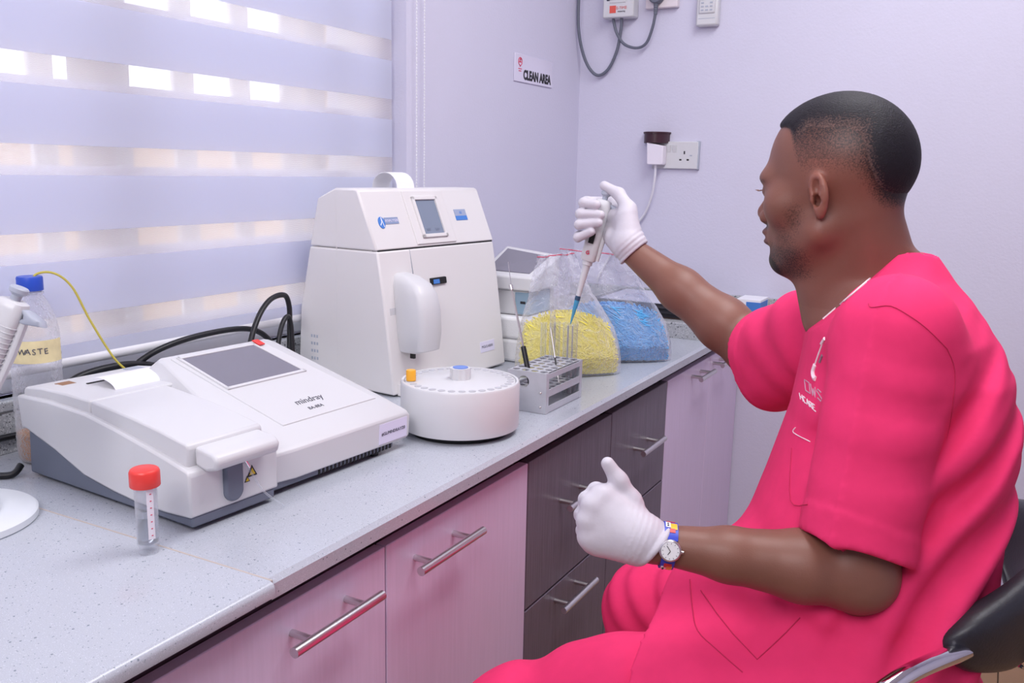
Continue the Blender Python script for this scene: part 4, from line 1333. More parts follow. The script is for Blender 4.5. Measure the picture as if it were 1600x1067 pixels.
def sd_chain(P, pts, rs, k=0.004):
    d = sd_cone(P, pts[0], pts[1], rs[0], rs[1])
    for i in range(1, len(pts) - 1):
        d = smin(d, sd_cone(P, pts[i], pts[i + 1], rs[i], rs[i + 1]), k)
    return d


def grow(f, lo, hi, h, sub=4, keep=1.9):
    """quads of the zero surface of f inside the box lo..hi, cell size h"""
    lo, hi = np.asarray(lo, float), np.asarray(hi, float)
    H = h * sub
    n = np.ceil((hi - lo) / H).astype(int)
    ax = [lo[i] + H * (np.arange(n[i]) + 0.5) for i in range(3)]
    G = np.stack(np.meshgrid(*ax, indexing='ij'), -1).reshape(-1, 3)
    dc = np.concatenate([f(c) for c in np.array_split(G, max(1, len(G) // 200000))]).reshape(n)
    act = np.abs(dc) < H * keep
    N = n * sub + 1
    sgn = np.where(dc > 0, 1.0, -1.0).astype(np.float32)
    D = np.ones(N, np.float32)
    D[:-1, :-1, :-1] = np.repeat(np.repeat(np.repeat(sgn, sub, 0), sub, 1), sub, 2)
    D[-1] = D[-2]
    D[:, -1] = D[:, -2]
    D[:, :, -1] = D[:, :, -2]
    need = np.zeros(N, bool)
    am = np.repeat(np.repeat(np.repeat(act, sub, 0), sub, 1), sub, 2)
    for dx in (0, 1):
        for dy in (0, 1):
            for dz in (0, 1):
                need[dx:dx + am.shape[0], dy:dy + am.shape[1], dz:dz + am.shape[2]] |= am
    idx = np.argwhere(need)
    pts = lo + idx * h
    val = np.concatenate([f(c) for c in np.array_split(pts, max(1, len(pts) // 200000))]).astype(np.float32)
    D[idx[:, 0], idx[:, 1], idx[:, 2]] = val
    S = D < 0
    cnt = np.zeros(am.shape, np.int8)
    for dx in (0, 1):
        for dy in (0, 1):
            for dz in (0, 1):
                cnt += S[dx:dx + am.shape[0], dy:dy + am.shape[1], dz:dz + am.shape[2]]
    cells = np.argwhere((cnt > 0) & (cnt < 8) & am)
    vid = np.full(am.shape, -1, np.int64)
    vid[cells[:, 0], cells[:, 1], cells[:, 2]] = np.arange(len(cells))
    co = np.array([(i, j, k) for i in (0, 1) for j in (0, 1) for k in (0, 1)])
    cv = np.stack([D[cells[:, 0] + c[0], cells[:, 1] + c[1], cells[:, 2] + c[2]] for c in co], 1)
    acc = np.zeros((len(cells), 3))
    m = np.zeros(len(cells))
    for a in range(8):
        for b in range(a + 1, 8):
            if np.abs(co[a] - co[b]).sum() == 1:
                va, vb = cv[:, a], cv[:, b]
                x = (va < 0) != (vb < 0)
                t = np.where(x, va / np.where(x, va - vb, 1), 0)
                acc += np.where(x[:, None], co[a] + t[:, None] * (co[b] - co[a]), 0)
                m += x
    V = lo + (cells + acc / np.maximum(m, 1)[:, None]) * h
    quads = []
    for axn in range(3):
        o = [q for q in range(3) if q != axn]
        A = S.take(range(0, N[axn] - 1), axn)
        B = S.take(range(1, N[axn]), axn)
        e = np.argwhere(A != B)
        e = e[(e[:, o[0]] > 0) & (e[:, o[1]] > 0) & (e[:, o[0]] < N[o[0]] - 1) & (e[:, o[1]] < N[o[1]] - 1)]
        ids = []
        for (p, q) in ((0, 0), (1, 0), (1, 1), (0, 1)):
            c = e.copy()
            c[:, o[0]] -= p
            c[:, o[1]] -= q
            ids.append(vid[c[:, 0], c[:, 1], c[:, 2]])
        Q = np.stack(ids, 1)
        ok = (Q >= 0).all(1)
        Q, e = Q[ok], e[ok]
        inside = S[e[:, 0], e[:, 1], e[:, 2]]
        flip = inside if axn != 1 else ~inside
        Q[flip] = Q[flip][:, ::-1]
        quads.append(Q)
    Q = np.concatenate(quads)
    return V, Q


def put_surface(name, VQ, material, parent, relax=1, attrs=None):
    V, Q = VQ
    # light relaxing of the grid stepping
    for _ in range(relax):
        acc = np.zeros_like(V)
        c = np.zeros(len(V))
        for a, b in ((0, 1), (1, 2), (2, 3), (3, 0)):
            np.add.at(acc, Q[:, a], V[Q[:, b]])
            np.add.at(acc, Q[:, b], V[Q[:, a]])
            np.add.at(c, Q[:, a], 1)
            np.add.at(c, Q[:, b], 1)
        V = V * 0.4 + 0.6 * acc / np.maximum(c, 1)[:, None]
    T = np.array(top_matrix(parent).inverted())
    L = V @ T[:3, :3].T + T[:3, 3]
    me = bpy.data.meshes.new(name)
    me.vertices.add(len(L))
    me.vertices.foreach_set('co', L.astype(np.float32).ravel())
    me.loops.add(Q.size)
    me.loops.foreach_set('vertex_index', Q[:, ::-1].astype(np.int32).ravel())
    me.polygons.add(len(Q))
    me.polygons.foreach_set('loop_start', np.arange(0, Q.size, 4, dtype=np.int32))
    me.polygons.foreach_set('use_smooth', np.ones(len(Q), bool))
    me.update(calc_edges=True)
    me.validate()
    for k, v in (attrs(V) if attrs else {}).items():
        if v.ndim == 1:
            a = me.attributes.new(k, 'FLOAT', 'POINT')
            a.data.foreach_set('value', v.astype(np.float32))
        else:
            a = me.attributes.new(k, 'FLOAT_COLOR', 'POINT')
            a.data.foreach_set('color', np.concatenate([v, np.ones((len(v), 1))], 1).astype(np.float32).ravel())
    me.materials.append(material)
    o = bpy.data.objects.new(name, me)
    COL.objects.link(o)
    o.parent = parent
    return o


def step(x, a, b):
    t = np.clip((x - a) / (b - a), 0, 1)
    return t * t * (3 - 2 * t)


# ---- frames and joints
HO = at(1307, 288, 1.17)
hF = np.array([-0.976, 0.216, 0.0])
hF = hF / np.linalg.norm(hF)
hU = np.array([0, 0, 1.0])
hL = np.cross(hU, hF)
HA = np.stack([hF, hL, hU])          # rows: forward, left, up


def hloc(P):
    return (P - HO) @ HA.T


def hw(f, l, u):
    return HO + np.array([f, l, u]) @ HA


shL, shR = at(1402, 525, 1.045), at(1288, 520, 1.385)
elL, elR = at(1338, 897, 1.05), at(1180, 546, 1.60)
wrL, wrR = at(1018, 848, 1.07), at(990, 394, 1.70)
TF = np.array([-0.975, -0.222, 0.0])
TL = np.array([0.222, -0.975, 0.0])
# torso sections: z, centre x, centre y, half depth, half width
sec = np.array([
    (0.60, 1.165, 1.215, 0.150, 0.195), (0.69, 1.165, 1.212, 0.150, 0.200), (0.747, 1.158, 1.212, 0.152, 0.197), (0.832, 1.163, 1.222, 0.157, 0.182),
    (0.891, 1.166, 1.230, 0.158, 0.174), (0.950, 1.176, 1.246, 0.152, 0.172), (1.043, 1.187, 1.266, 0.140, 0.180),
    (1.119, 1.182, 1.272, 0.126, 0.186), (1.165, 1.172, 1.272, 0.112, 0.172), (1.200, 1.164, 1.272, 0.096, 0.126), (1.230, 1.156, 1.272, 0.076, 0.078), (1.262, 1.150, 1.272, 0.060, 0.062), (1.30, 1.14, 1.272, 0.05, 0.05)])


def sd_stack(P, grow_by=0.0):
    z = P[:, 2]
    cx, cy, a, b = (np.interp(z, sec[:, 0], sec[:, i]) for i in (1, 2, 3, 4))
    q = np.stack([P[:, 0] - cx, P[:, 1] - cy], 1)
    f = q @ TF[:2]
    l = q @ TL[:2]
    a, b = a + grow_by, b + grow_by
    e = 2.3
    r = ((np.abs(f) / a) ** e + (np.abs(l) / b) ** e + 1e-12) ** (1 / e)
    d = (r - 1) * np.minimum(a, b) * 0.92
    d = np.maximum(d, z - (1.275 + grow_by))
    return np.maximum(d, (0.60 - grow_by) - z)


def sd_head(P):
    q = hloc(P)
    am = np.stack([q[:, 0], np.abs(q[:, 1]), q[:, 2]], 1)     # mirrored
    d = sd_ell(q, (-0.004, 0, 0.030), (0.0925, 0.0755, 0.0845))
    d = smin(d, sd_ell(q, (0.030, 0, -0.034), (0.056, 0.060, 0.080)), 0.03)
    d = smin(d, sd_cone(am, (-0.004, 0.053, -0.060), (0.054, 0.014, -0.103), 0.020, 0.018), 0.025)
    d = smin(d, sd_ball(q, (0.0615, 0, -0.102), 0.019), 0.018)
    d = smin(d, sd_ell(am, (0.072, 0.022, 0.006), (0.020, 0.031, 0.013)), 0.018)
    d = smin(d, sd_ball(am, (0.050, 0.050, -0.030), 0.022), 0.022)
    # eye hollows, then lids
    d = smax(d, -sd_ell(am, (0.098, 0.031, -0.012), (0.016, 0.019, 0.0115)), 0.012)
    d = smin(d, sd_ell(am, (0.0735, 0.031, -0.0105), (0.0135, 0.0150, 0.0100)), 0.004)
    # nose
    d = smin(d, sd_cone(q, (0.080, 0, -0.006), (0.0955, 0, -0.040), 0.007, 0.0115), 0.010)
    d = smin(d, sd_ball(am, (0.0875, 0.0140, -0.046), 0.0095), 0.006)
    d = smax(d, -sd_ell(am, (0.093, 0.0085, -0.0560), (0.006, 0.0045, 0.005)), 0.003)
    # lips
    d = smin(d, sd_ell(q, (0.066, 0, -0.071), (0.021, 0.028, 0.016)), 0.014)
    d = smin(d, sd_ell(q, (0.0825, 0, -0.0665), (0.0125, 0.023, 0.0075)), 0.004)
    d = smin(d, sd_ell(q, (0.0800, 0, -0.0795), (0.0125, 0.021, 0.0080)), 0.004)
    d = smax(d, -sd_ell(q, (0.097, 0, -0.0730), (0.012, 0.024, 0.0017)), 0.003)
    d = smax(d, -sd_ell(q, (0.087, 0, -0.0910), (0.009, 0.020, 0.0045)), 0.010)
    return d


EAR = np.array([[cos(radians(14)), 0, -sin(radians(14))], [0, 1, 0], [sin(radians(14)), 0, cos(radians(14))]])


def sd_ear(P):
    q = hloc(P)
    am = np.stack([q[:, 0], np.abs(q[:, 1]), q[:, 2]], 1)
    # ear tilts back and flares outwards
    c = np.array([-0.010, 0.0745, -0.013])
    e = am - c
    e = e @ EAR.T
    e = np.stack([e[:, 0], e[:, 1] + 0.34 * e[:, 0], e[:, 2]], 1)
    d = sd_ell(e, (0, 0.002, 0.003), (0.0140, 0.0080, 0.0250))
    d = smin(d, sd_ell(e, (0.003, 0.001, -0.019), (0.0085, 0.0060, 0.0105)), 0.006)
    d = smax(d, -sd_ell(e, (0.0005, 0.0100, 0.0100), (0.0075, 0.0110, 0.0125)), 0.0015)
    d = smax(d, -sd_ell(e, (0.0035, 0.0060, -0.0060), (0.0068, 0.0170, 0.0080)), 0.0015)
    # inner fold and tragus
    d = smin(d, sd_cone(e, (-0.0045, 0.0045, 0.014), (-0.0010, 0.0040, 0.000), 0.0021, 0.0026), 0.002)
    d = smin(d, sd_ball(e, (0.0105, 0.004, -0.004), 0.0036), 0.003)
    return d


nk_a, nk_b = hw(-0.030, 0, -0.040), np.array([1.150, 1.272, 1.185])


def sd_neck(P):
    d = sd_cone(P, nk_a, nk_b, 0.054, 0.060)
    d = smin(d, sd_cone(P, hw(0.012, 0, -0.085), np.array([1.098, 1.252, 1.175]), 0.042, 0.045), 0.03)
    return d


def arm_left(P):
    ul = elL - shL
    d = sd_cone(P, shL, elL, 0.056, 0.041)
    f = wrL - elL
    m1 = elL + f * 0.26
    d = smin(d, sd_chain(P, [elL, m1, elL + f * 0.62, wrL, wrL + f * 0.02], [0.0385, 0.0415, 0.0315, 0.0218, 0.0212], 0.012), 0.02)
    d = smin(d, sd_ball(P, elL + np.array([0.010, 0.004, -0.003]), 0.033), 0.02)
    return d


def arm_right(P):
    d = sd_cone(P, shR, elR, 0.058, 0.050)
    f = wrR - elR
    d = smin(d, sd_chain(P, [elR, elR + f * 0.25, elR + f * 0.60, wrR], [0.047, 0.0465, 0.0385, 0.0255], 0.02), 0.02)
    return d


def sd_body(P):
    d = sd_head(P)
    d = smin(d, sd_ear(P), 0.006)
    d = smin(d, sd_neck(P), 0.022)
    t = sd_stack(P, -0.016)
    d = smin(d, t, 0.02)
    d = smin(d, arm_left(P), 0.02)
    d = smin(d, arm_right(P), 0.02)
    return d


def skin_attr(V):
    q = hloc(V)
    f, l, u = q[:, 0], np.abs(q[:, 1]), q[:, 2]
    near = (np.abs(f) < 0.16) & (l < 0.12) & (u > -0.16) & (u < 0.15)
    beard = np.zeros(len(V))
    # jaw line beard, chin tuft, moustache, cheeks sparse
    jaw = step(-u, 0.066, 0.092) * step(f, -0.015, 0.035) * step(0.135 + u, 0.0, 0.02)
    beard = np.maximum(beard, 0.46 * jaw)
    chin = np.exp(-((f - 0.066) ** 2 / 0.00040 + (u + 0.110) ** 2 / 0.00030 + l ** 2 / 0.0008))
    beard = np.maximum(beard, np.clip(2.6 * chin, 0, 1))
    mo = np.exp(-((u + 0.058) ** 2 / 0.00003 + (l - 0.016) ** 2 / 0.00035)) * step(f, 0.055, 0.07)
    beard = np.maximum(beard, 0.6 * mo)
    side = np.exp(-((f - 0.026) ** 2 / 0.00022 + (u + 0.045) ** 2 / 0.0006)) * step(l, 0.03, 0.05)
    beard = np.maximum(beard, 0.31 * side)
    chk = np.exp(-((f - 0.042) ** 2 / 0.0005 + (u + 0.072) ** 2 / 0.0006)) * step(l, 0.02, 0.04)
    beard = np.maximum(beard, 0.31 * chk)
    brow = np.exp(-((u - 0.0015) ** 2 / 0.000016 + (l - 0.032) ** 2 / 0.00028)) * step(f, 0.055, 0.07)
    beard = np.maximum(beard, 1.3 * brow)
    beard = np.maximum(beard, 0.92 * hair_density(q))
    beard = np.where(near, beard, 0)
    lips = (np.exp(-((u + 0.0665) ** 2 / 0.00005)) + np.exp(-((u + 0.0795) ** 2 / 0.00006))) * step(f, 0.072, 0.082) * (1 - step(l, 0.018, 0.026))
    lips = np.where(near, np.clip(lips, 0, 1), 0)
    base = np.array(lin((130, 87, 73)))
    face = np.array(lin((126, 82, 69)))
    lipc = np.array(lin((104, 62, 66)))
    c = np.tile(base, (len(V), 1))
    c = np.where(near[:, None], face, c)
    # warmer ears, cheeks
    e = np.where(near, np.exp(-(l - 0.08) ** 2 / 0.0001) * np.exp(-((f + 0.01) ** 2) / 0.0008) * (u < 0.03), 0)
    c = c * (1 - 0.5 * e[:, None]) + 0.5 * e[:, None] * np.array(lin((164, 100, 84)))
    c = c * (1 - 0.8 * lips[:, None]) + 0.8 * lips[:, None] * lipc
    return {'skin_colour': c, 'stubble': np.clip(beard, 0, 1)}


def hair_density(q):
    f, l, u = q[:, 0], np.abs(q[:, 1]), q[:, 2]
    # the fade: bare above the ear, dense on top and at the back of the head
    lowb = 0.004 - 0.040 * step(-f, 0.030, 0.085)
    d = 0.76 * np.clip((u - lowb) / 0.085, 0, 1) ** 0.8 + 0.44 * step(u, 0.070, 0.112) + 0.55 * step(-f, 0.050, 0.085) * step(u, lowb - 0.004, lowb + 0.030)
    # shaved notch behind the ear
    d = d * (1 - 0.75 * np.exp(-((f + 0.030) ** 2 / 0.0006 + (u - 0.000) ** 2 / 0.0002)))
    edge = 0.018 + 0.42 * np.maximum(0, u - 0.007) + step(u, 0.055, 0.075) * 0.032 * (1 - step(l, 0.02, 0.065))
    front = step(edge - f, -0.0025, 0.006)
    d = d + 0.5 * step(u, 0.050, 0.072) * step(f, 0.015, 0.050)
    return np.clip(d, 0, 1.1) * front * step(u, -0.045, -0.02)


def sd_hair(P):
    q = hloc(P)
    d0 = sd_ell(q, (-0.004, 0, 0.030), (0.0925, 0.0755, 0.0845))
    # a small quiff of thickness at the front top
    dn = hair_density(q)
    crest = step(q[:, 0], 0.02, 0.075) * step(q[:, 2], 0.06, 0.085)
    th = -0.0042 + dn * 0.0068 + 0.0015 * crest * dn
    th = np.where(dn < 0.03, -0.006, th)
    nz = 0.0004 * np.sin(P[:, 0] * 900) * np.sin(P[:, 1] * 870 + 1) * np.sin(P[:, 2] * 910 + 2)
    d0 = smin(d0, sd_ell(q, (0.030, 0, -0.034), (0.056, 0.060, 0.080)), 0.03)
    return np.maximum(d0 - th + nz, -0.035 - q[:, 2])


man = empty('person', (1.20, 1.23, 0.0), label='man in pink medical scrubs and white gloves sitting and pipetting at the counter', cat='person')

# ---- skin material with stubble
m_skin = bpy.data.materials.new('brown_skin')
m_skin.use_nodes = True
nt = m_skin.node_tree
p = nt.nodes['Principled BSDF']
p.inputs['Roughness'].default_value = 0.46
p.inputs['Specular IOR Level'].default_value = 0.42
p.inputs['Subsurface Weight'].default_value = 0.08
p.inputs['Subsurface Radius'].default_value = (0.008, 0.003, 0.0015)
ac = nt.nodes.new('ShaderNodeAttribute')
ac.attribute_name = 'skin_colour'
ab = nt.nodes.new('ShaderNodeAttribute')
ab.attribute_name = 'stubble'
tc = nt.nodes.new('ShaderNodeTexCoord')
n1 = nt.nodes.new('ShaderNodeTexNoise')
n1.inputs['Scale'].default_value = 520
n1.inputs['Detail'].default_value = 2
nt.links.new(tc.outputs['Object'], n1.inputs['Vector'])
ad = nt.nodes.new('ShaderNodeMath')
ad.operation = 'ADD'
nt.links.new(ab.outputs['Fac'], ad.inputs[0])
nt.links.new(n1.outputs['Fac'], ad.inputs[1])
mr = nt.nodes.new('ShaderNodeMapRange')
mr.inputs['From Min'].default_value = 0.62
mr.inputs['From Max'].default_value = 1.15
nt.links.new(ad.outputs[0], mr.inputs['Value'])
gate = nt.nodes.new('ShaderNodeMath')
gate.operation = 'MULTIPLY'
gt = nt.nodes.new('ShaderNodeMath')
gt.operation = 'MULTIPLY'
gt.inputs[1].default_value = 5.0
gt.use_clamp = True
nt.links.new(ab.outputs['Fac'], gt.inputs[0])
nt.links.new(mr.outputs[0], gate.inputs[0])
nt.links.new(gt.outputs[0], gate.inputs[1])
n2 = nt.nodes.new('ShaderNodeTexNoise')
n2.inputs['Scale'].default_value = 22
n2.inputs['Detail'].default_value = 6
nt.links.new(tc.outputs['Object'], n2.inputs['Vector'])
rv = nt.nodes.new('ShaderNodeMapRange')
rv.inputs['To Min'].default_value = 0.86
rv.inputs['To Max'].default_value = 1.12
nt.links.new(n2.outputs['Fac'], rv.inputs['Value'])
vm = nt.nodes.new('ShaderNodeVectorMath')
vm.operation = 'SCALE'
nt.links.new(ac.outputs['Color'], vm.inputs[0])
nt.links.new(rv.outputs[0], vm.inputs['Scale'])
mx = nt.nodes.new('ShaderNodeMix')
mx.data_type = 'RGBA'
nt.links.new(gate.outputs[0], mx.inputs['Factor'])
nt.links.new(vm.outputs[0], mx.inputs[6])
mx.inputs[7].default_value = (*lin((30, 22, 24)), 1)
nt.links.new(mx.outputs[2], p.inputs['Base Color'])
bp = nt.nodes.new('ShaderNodeBump')
bp.inputs['Strength'].default_value = 0.12
bp.inputs['Distance'].default_value = 0.001
nt.links.new(n1.outputs['Fac'], bp.inputs['Height'])
nt.links.new(bp.outputs[0], p.inputs['Normal'])

# ---- hair material: dense black on top, fading to skin
m_hair = bpy.data.materials.new('short_black_hair')
m_hair.use_nodes = True
nt = m_hair.node_tree
p = nt.nodes['Principled BSDF']
p.inputs['Roughness'].default_value = 0.65
p.inputs['Specular IOR Level'].default_value = 0.3
ab = nt.nodes.new('ShaderNodeAttribute')
ab.attribute_name = 'hair_amount'
tc = nt.nodes.new('ShaderNodeTexCoord')
n1 = nt.nodes.new('ShaderNodeTexNoise')
n1.inputs['Scale'].default_value = 480
n1.inputs['Detail'].default_value = 3
nt.links.new(tc.outputs['Object'], n1.inputs['Vector'])
ad = nt.nodes.new('ShaderNodeMath')
ad.operation = 'ADD'
nt.links.new(ab.outputs['Fac'], ad.inputs[0])
nt.links.new(n1.outputs['Fac'], ad.inputs[1])
mr = nt.nodes.new('ShaderNodeMapRange')
mr.inputs['From Min'].default_value = 0.62
mr.inputs['From Max'].default_value = 1.34
nt.links.new(ad.outputs[0], mr.inputs['Value'])
mx = nt.nodes.new('ShaderNodeMix')
mx.data_type = 'RGBA'
nt.links.new(mr.outputs[0], mx.inputs['Factor'])
mx.inputs[6].default_value = (*lin((138, 104, 94)), 1)
mx.inputs[7].default_value = (*lin((26, 22, 30)), 1)
nt.links.new(mx.outputs[2], p.inputs['Base Color'])
bp = nt.nodes.new('ShaderNodeBump')
bp.inputs['Strength'].default_value = 0.5
bp.inputs['Distance'].default_value = 0.0015
nt.links.new(n1.outputs['Fac'], bp.inputs['Height'])
nt.links.new(bp.outputs[0], p.inputs['Normal'])

put_surface('body', grow(sd_body, (0.60, 0.93, 0.60), (1.40, 1.70, 1.50), 0.0026), m_skin, man, 1, skin_attr)
hb0, hb1 = HO - 0.125, HO + 0.135
put_surface('hair', grow(sd_hair, hb0, hb1, 0.0019), m_hair, man, 1, lambda V: {'hair_amount': hair_density(hloc(V))})
m_eye = mat('eye_white', (214, 200, 196), 0.2)
m_iris = mat('dark_iris', (34, 20, 18), 0.15)
for s in (1, -1):
    c = hw(0.0745, 0.031 * s, -0.011)
    ey = put('eye', MB().ball(tuple(c), 0.0118, 18, 12), m_eye, man, world=True)
    put('iris', MB().ball(tuple(hw(0.0815, 0.031 * s, -0.012)), 0.0056, 14, 8), m_iris, ey, world=True)
    mb = MB()
    for k in range(7):
        a = (k - 3) / 3
        mb.tube([hw(0.0845 - 0.004 * abs(a), (0.031 + 0.011 * a) * s, -0.0090), hw(0.0905 - 0.003 * abs(a), (0.031 + 0.013 * a) * s, -0.0110), hw(0.0945 - 0.003 * abs(a), (0.031 + 0.014 * a) * s, -0.0095)], [0.0006, 0.0005, 0.0002], 4)
    put('eyelashes', mb, m_hair, man, world=True)

# ---- scrubs
m_pink = mat('pink_scrub_cotton', (236, 56, 112), 0.85, spec=0.2, var=0.03, vscale=40, bump=0.35, bscale=38)
slL_end = at(1337, 858, 1.045)
slL_dir = (slL_end - shL) / np.linalg.norm(slL_end - shL)
cutL = slL_dir + np.array([-0.10, -0.16, 0.0])
cutL /= np.linalg.norm(cutL)
slR_end = at(1198, 552, 1.565)
slR_dir = (slR_end - shR) / np.linalg.norm(slR_end - shR)
cutR = slR_dir + np.array([-0.05, 0.0, 0.10])
cutR /= np.linalg.norm(cutR)
hipL, hipR = np.array([1.180, 1.105, 0.700]), np.array([1.180, 1.335, 0.655])
knL, knR = np.array([0.775, 0.975, 0.605]), np.array([0.822, 1.365, 0.625])
anL, anR = np.array([0.86, 1.00, 0.19]), np.array([0.80, 1.40, 0.16])


cR_, cD_, cF_ = _M[0], _M[1], _M[2]


def folds(P, d, wave, amp, phase=0.0, sharp=1.0):
    d = np.asarray(d, float)
    d = d / np.linalg.norm(d)
    s = P @ d
    w = np.sin(2 * pi * s / wave + phase + 1.3 * np.sin(P[:, 2] * 17 + P[:, 0] * 9))
    return amp * np.sign(w) * np.abs(w) ** sharp


def gauss(P, c, r):
    return np.exp(-(((P - np.asarray(c)) / np.asarray(r)) ** 2).sum(1))


def sleeve(P, a, e, cut, r0, r1, hem):
    s = (P - e) @ cut
    d = sd_cone(P, a, e + (e - a) * 0.3, r0, r1)
    d = d - 0.0018 * step(s, -hem - 0.001, -hem + 0.001)
    return np.maximum(d, s)


def thigh(P, hip, kn, r0, r1):
    up_ = np.array([0, 0, 0.016])
    return sd_chain(P, [hip, hip + (kn - hip) * 0.42 + up_, hip + (kn - hip) * 0.70 + up_, kn], [r0, r0 - 0.006, (r0 + r1) * 0.5 + 0.003, r1], 0.02)


pcA, pcB = at(1374, 421, 1.135), at(1286, 497, 1.165)
_ab = (pcB - pcA) / np.linalg.norm(pcB - pcA)
pcN = -0.65 * cR_ - 0.755 * cD_ + 0.10 * cF_
pcN = pcN - _ab * (pcN @ _ab)
pcN /= np.linalg.norm(pcN)


def neck_cut(P):
    # opening beside the neck, bounded by the near edge of the V
    c = np.maximum(-((P - pcA) @ pcN), -((P - np.array([1.14, 1.27, 1.25])) @ TL + 0.03))
    return np.maximum(c, np.maximum(np.linalg.norm(P - np.array([1.11, 1.24, 1.24]), axis=1) - 0.115, (P - pcB) @ _ab - 0.03))


def sd_shirt(P):
    t = sd_stack(P)
    # folds over the back and flank
    m = np.clip(1.6 * gauss(P, (1.25, 1.06, 0.97), (0.15, 0.13, 0.20)), 0, 1)
    t = t + m * folds(P, (0.80, 0.22, -0.58), 0.066, 0.0080, 0.6, 0.85)
    m = gauss(P, (1.29, 1.22, 1.02), (0.12, 0.16, 0.16))
    t = t + m * folds(P, (0.86, 0.10, -0.50), 0.031, 0.0022, 2.0)
    m = gauss(P, (1.08, 1.10, 0.80), (0.12, 0.14, 0.08))
    t = t + m * folds(P, (0.5, 0.2, 0.85), 0.06, 0.004, 0.0)
    # shoulder yoke
    d = smin(t, sd_cone(P, shL + np.array([-0.002, 0.0, 0.004]), np.array([1.170, 1.255, 1.190]), 0.064, 0.048), 0.04)
    d = smin(d, sd_cone(P, shR + np.array([0.006, 0.0, 0.004]), np.array([1.165, 1.285, 1.190]), 0.064, 0.048), 0.04)
    # near sleeve
    sl = sleeve(P, shL, slL_end, cutL, 0.069, 0.0635, 0.034)
    m = gauss(P, (1.21, 1.05, 1.06), (0.07, 0.06, 0.10))
    sl = sl + m * folds(P, (0.15, 0.0, 0.98), 0.060, 0.0026, 1.0, 0.7)
    # pressed crease along the sleeve's outer front
    qa = P - shL
    tt = np.clip((qa @ slL_dir), 0, 0.4)
    rad = qa - tt[:, None] * slL_dir
    ang = np.arctan2(rad @ np.array([0, -1.0, 0]), rad @ np.array([-1.0, 0, 0]))
    sl = sl - 0.0085 * np.exp(-np.abs(ang - 1.30) / 0.24)
    d = smin(d, sl, 0.016)
    # far sleeve, hanging wider below the arm
    sr = sleeve(P, shR, slR_end, cutR, 0.076, 0.074, 0.03)
    sr2 = np.maximum(sd_cone(P, shR + np.array([0, 0, -0.02]), slR_end + np.array([0.02, -0.02, -0.03]), 0.07, 0.066), (P - slR_end) @ cutR)
    sr = smin(sr, sr2, 0.01)
    m = gauss(P, (1.02, 1.45, 1.12), (0.10, 0.10, 0.09))
    sr = sr + m * folds(P, (0.55, -0.3, 0.75), 0.068, 0.0042, 0.4, 0.9) + m * folds(P, (0.9, 0.2, 0.3), 0.09, 0.003, 1.4)
    d = smin(d, sr, 0.02)
    # skirt of the tunic lying over the lap
    lap = smin(thigh(P, hipL, knL, 0.118, 0.092), thigh(P, hipR, knR, 0.112, 0.090), 0.09)
    lap = lap + gauss(P, (1.02, 1.10, 0.74), (0.10, 0.15, 0.06)) * folds(P, (0.6, 0.8, 0.1), 0.07, 0.0035, 0.2)
    lap = smin(lap, sd_cone(P, np.array([1.04, 1.17, 0.785]), np.array([0.93, 1.12, 0.695]), 0.100, 0.085), 0.05)
    lap = np.maximum(lap, -(P[:, 0] - 0.945 - 0.30 * (0.74 - P[:, 2]) - 0.05 * (P[:, 1] - 1.1)))
    lap = np.maximum(lap, 0.60 - P[:, 2])
    d = smin(d, lap, 0.035)
    # hollow sleeves
    d = smax(d, -np.maximum(sd_cone(P, shL + slL_dir * 0.10, slL_end + slL_dir * 0.2, 0.048, 0.0600), np.abs((P - slL_end) @ cutL + 0.048) - 0.052), 0.002)
    d = smax(d, -np.maximum(sd_cone(P, shR + slR_dir * 0.05, slR_end + slR_dir * 0.2, 0.050, 0.0680), np.abs((P - slR_end) @ cutR + 0.036) - 0.040), 0.002)
    # neck opening and V
    va, vb = np.array([1.146, 1.270, 1.285]), at(1284, 494, 1.17)
    vv = sd_cone(P, va, vb, 0.070, 0.004)
    for sh in (0.02, 0.045, 0.075):
        off = TF * sh + np.array([0, 0, 0.3 * sh])
        vv = np.minimum(vv, sd_cone(P, va + off, vb + off, 0.070, 0.004))
    d = smax(d, -vv, 0.004)
    d = np.maximum(d, -neck_cut(P))
    # slit on the near side of the hem
    sx, sy = 1.055, 1.00
    return d


put_surface('shirt', grow(sd_shirt, (0.86, 0.92, 0.585), (1.40, 1.68, 1.31), 0.0036), m_pink, man, 2)


def sd_trousers(P):
    d = smin(thigh(P, hipL, knL, 0.108, 0.082), sd_chain(P, [knL, (knL + anL) / 2, anL], [0.080, 0.070, 0.066], 0.02), 0.03)
    m = gauss(P, (0.84, 1.0, 0.66), (0.13, 0.12, 0.1))
    d = d + m * folds(P, (0.9, 0.25, -0.3), 0.075, 0.0038, 0.5)
    e = smin(thigh(P, hipR, knR, 0.100, 0.074), sd_chain(P, [knR, (knR + anR) / 2, anR], [0.074, 0.068, 0.064], 0.02), 0.03)
    m = gauss(P, (0.84, 1.36, 0.63), (0.09, 0.12, 0.12))
    e = e + m * folds(P, (0.6, -0.35, 0.75), 0.05, 0.006, 0.9)
    d = np.minimum(d, smin(d, e, 0.015))
    pel = sd_ell(P, (1.20, 1.22, 0.655), (0.14, 0.185, 0.105))
    d = smin(d, pel, 0.05)
    d = np.maximum(d, 0.552 - P[:, 2] - 10 * np.maximum(0, 1.04 - P[:, 0]))
    # leg openings
    for k, a in ((knL, anL), (knR, anR)):
        ax = (a - k) / np.linalg.norm(a - k)
        s = (P - a) @ ax
        d = np.maximum(d, np.where(np.linalg.norm(P - a, axis=1) < 0.25, s, -1))
        d = smax(d, -np.maximum(sd_cone(P, a - ax * 0.10, a + ax * 0.2, 0.050, 0.060), -s - 0.06), 0.002)
    return d


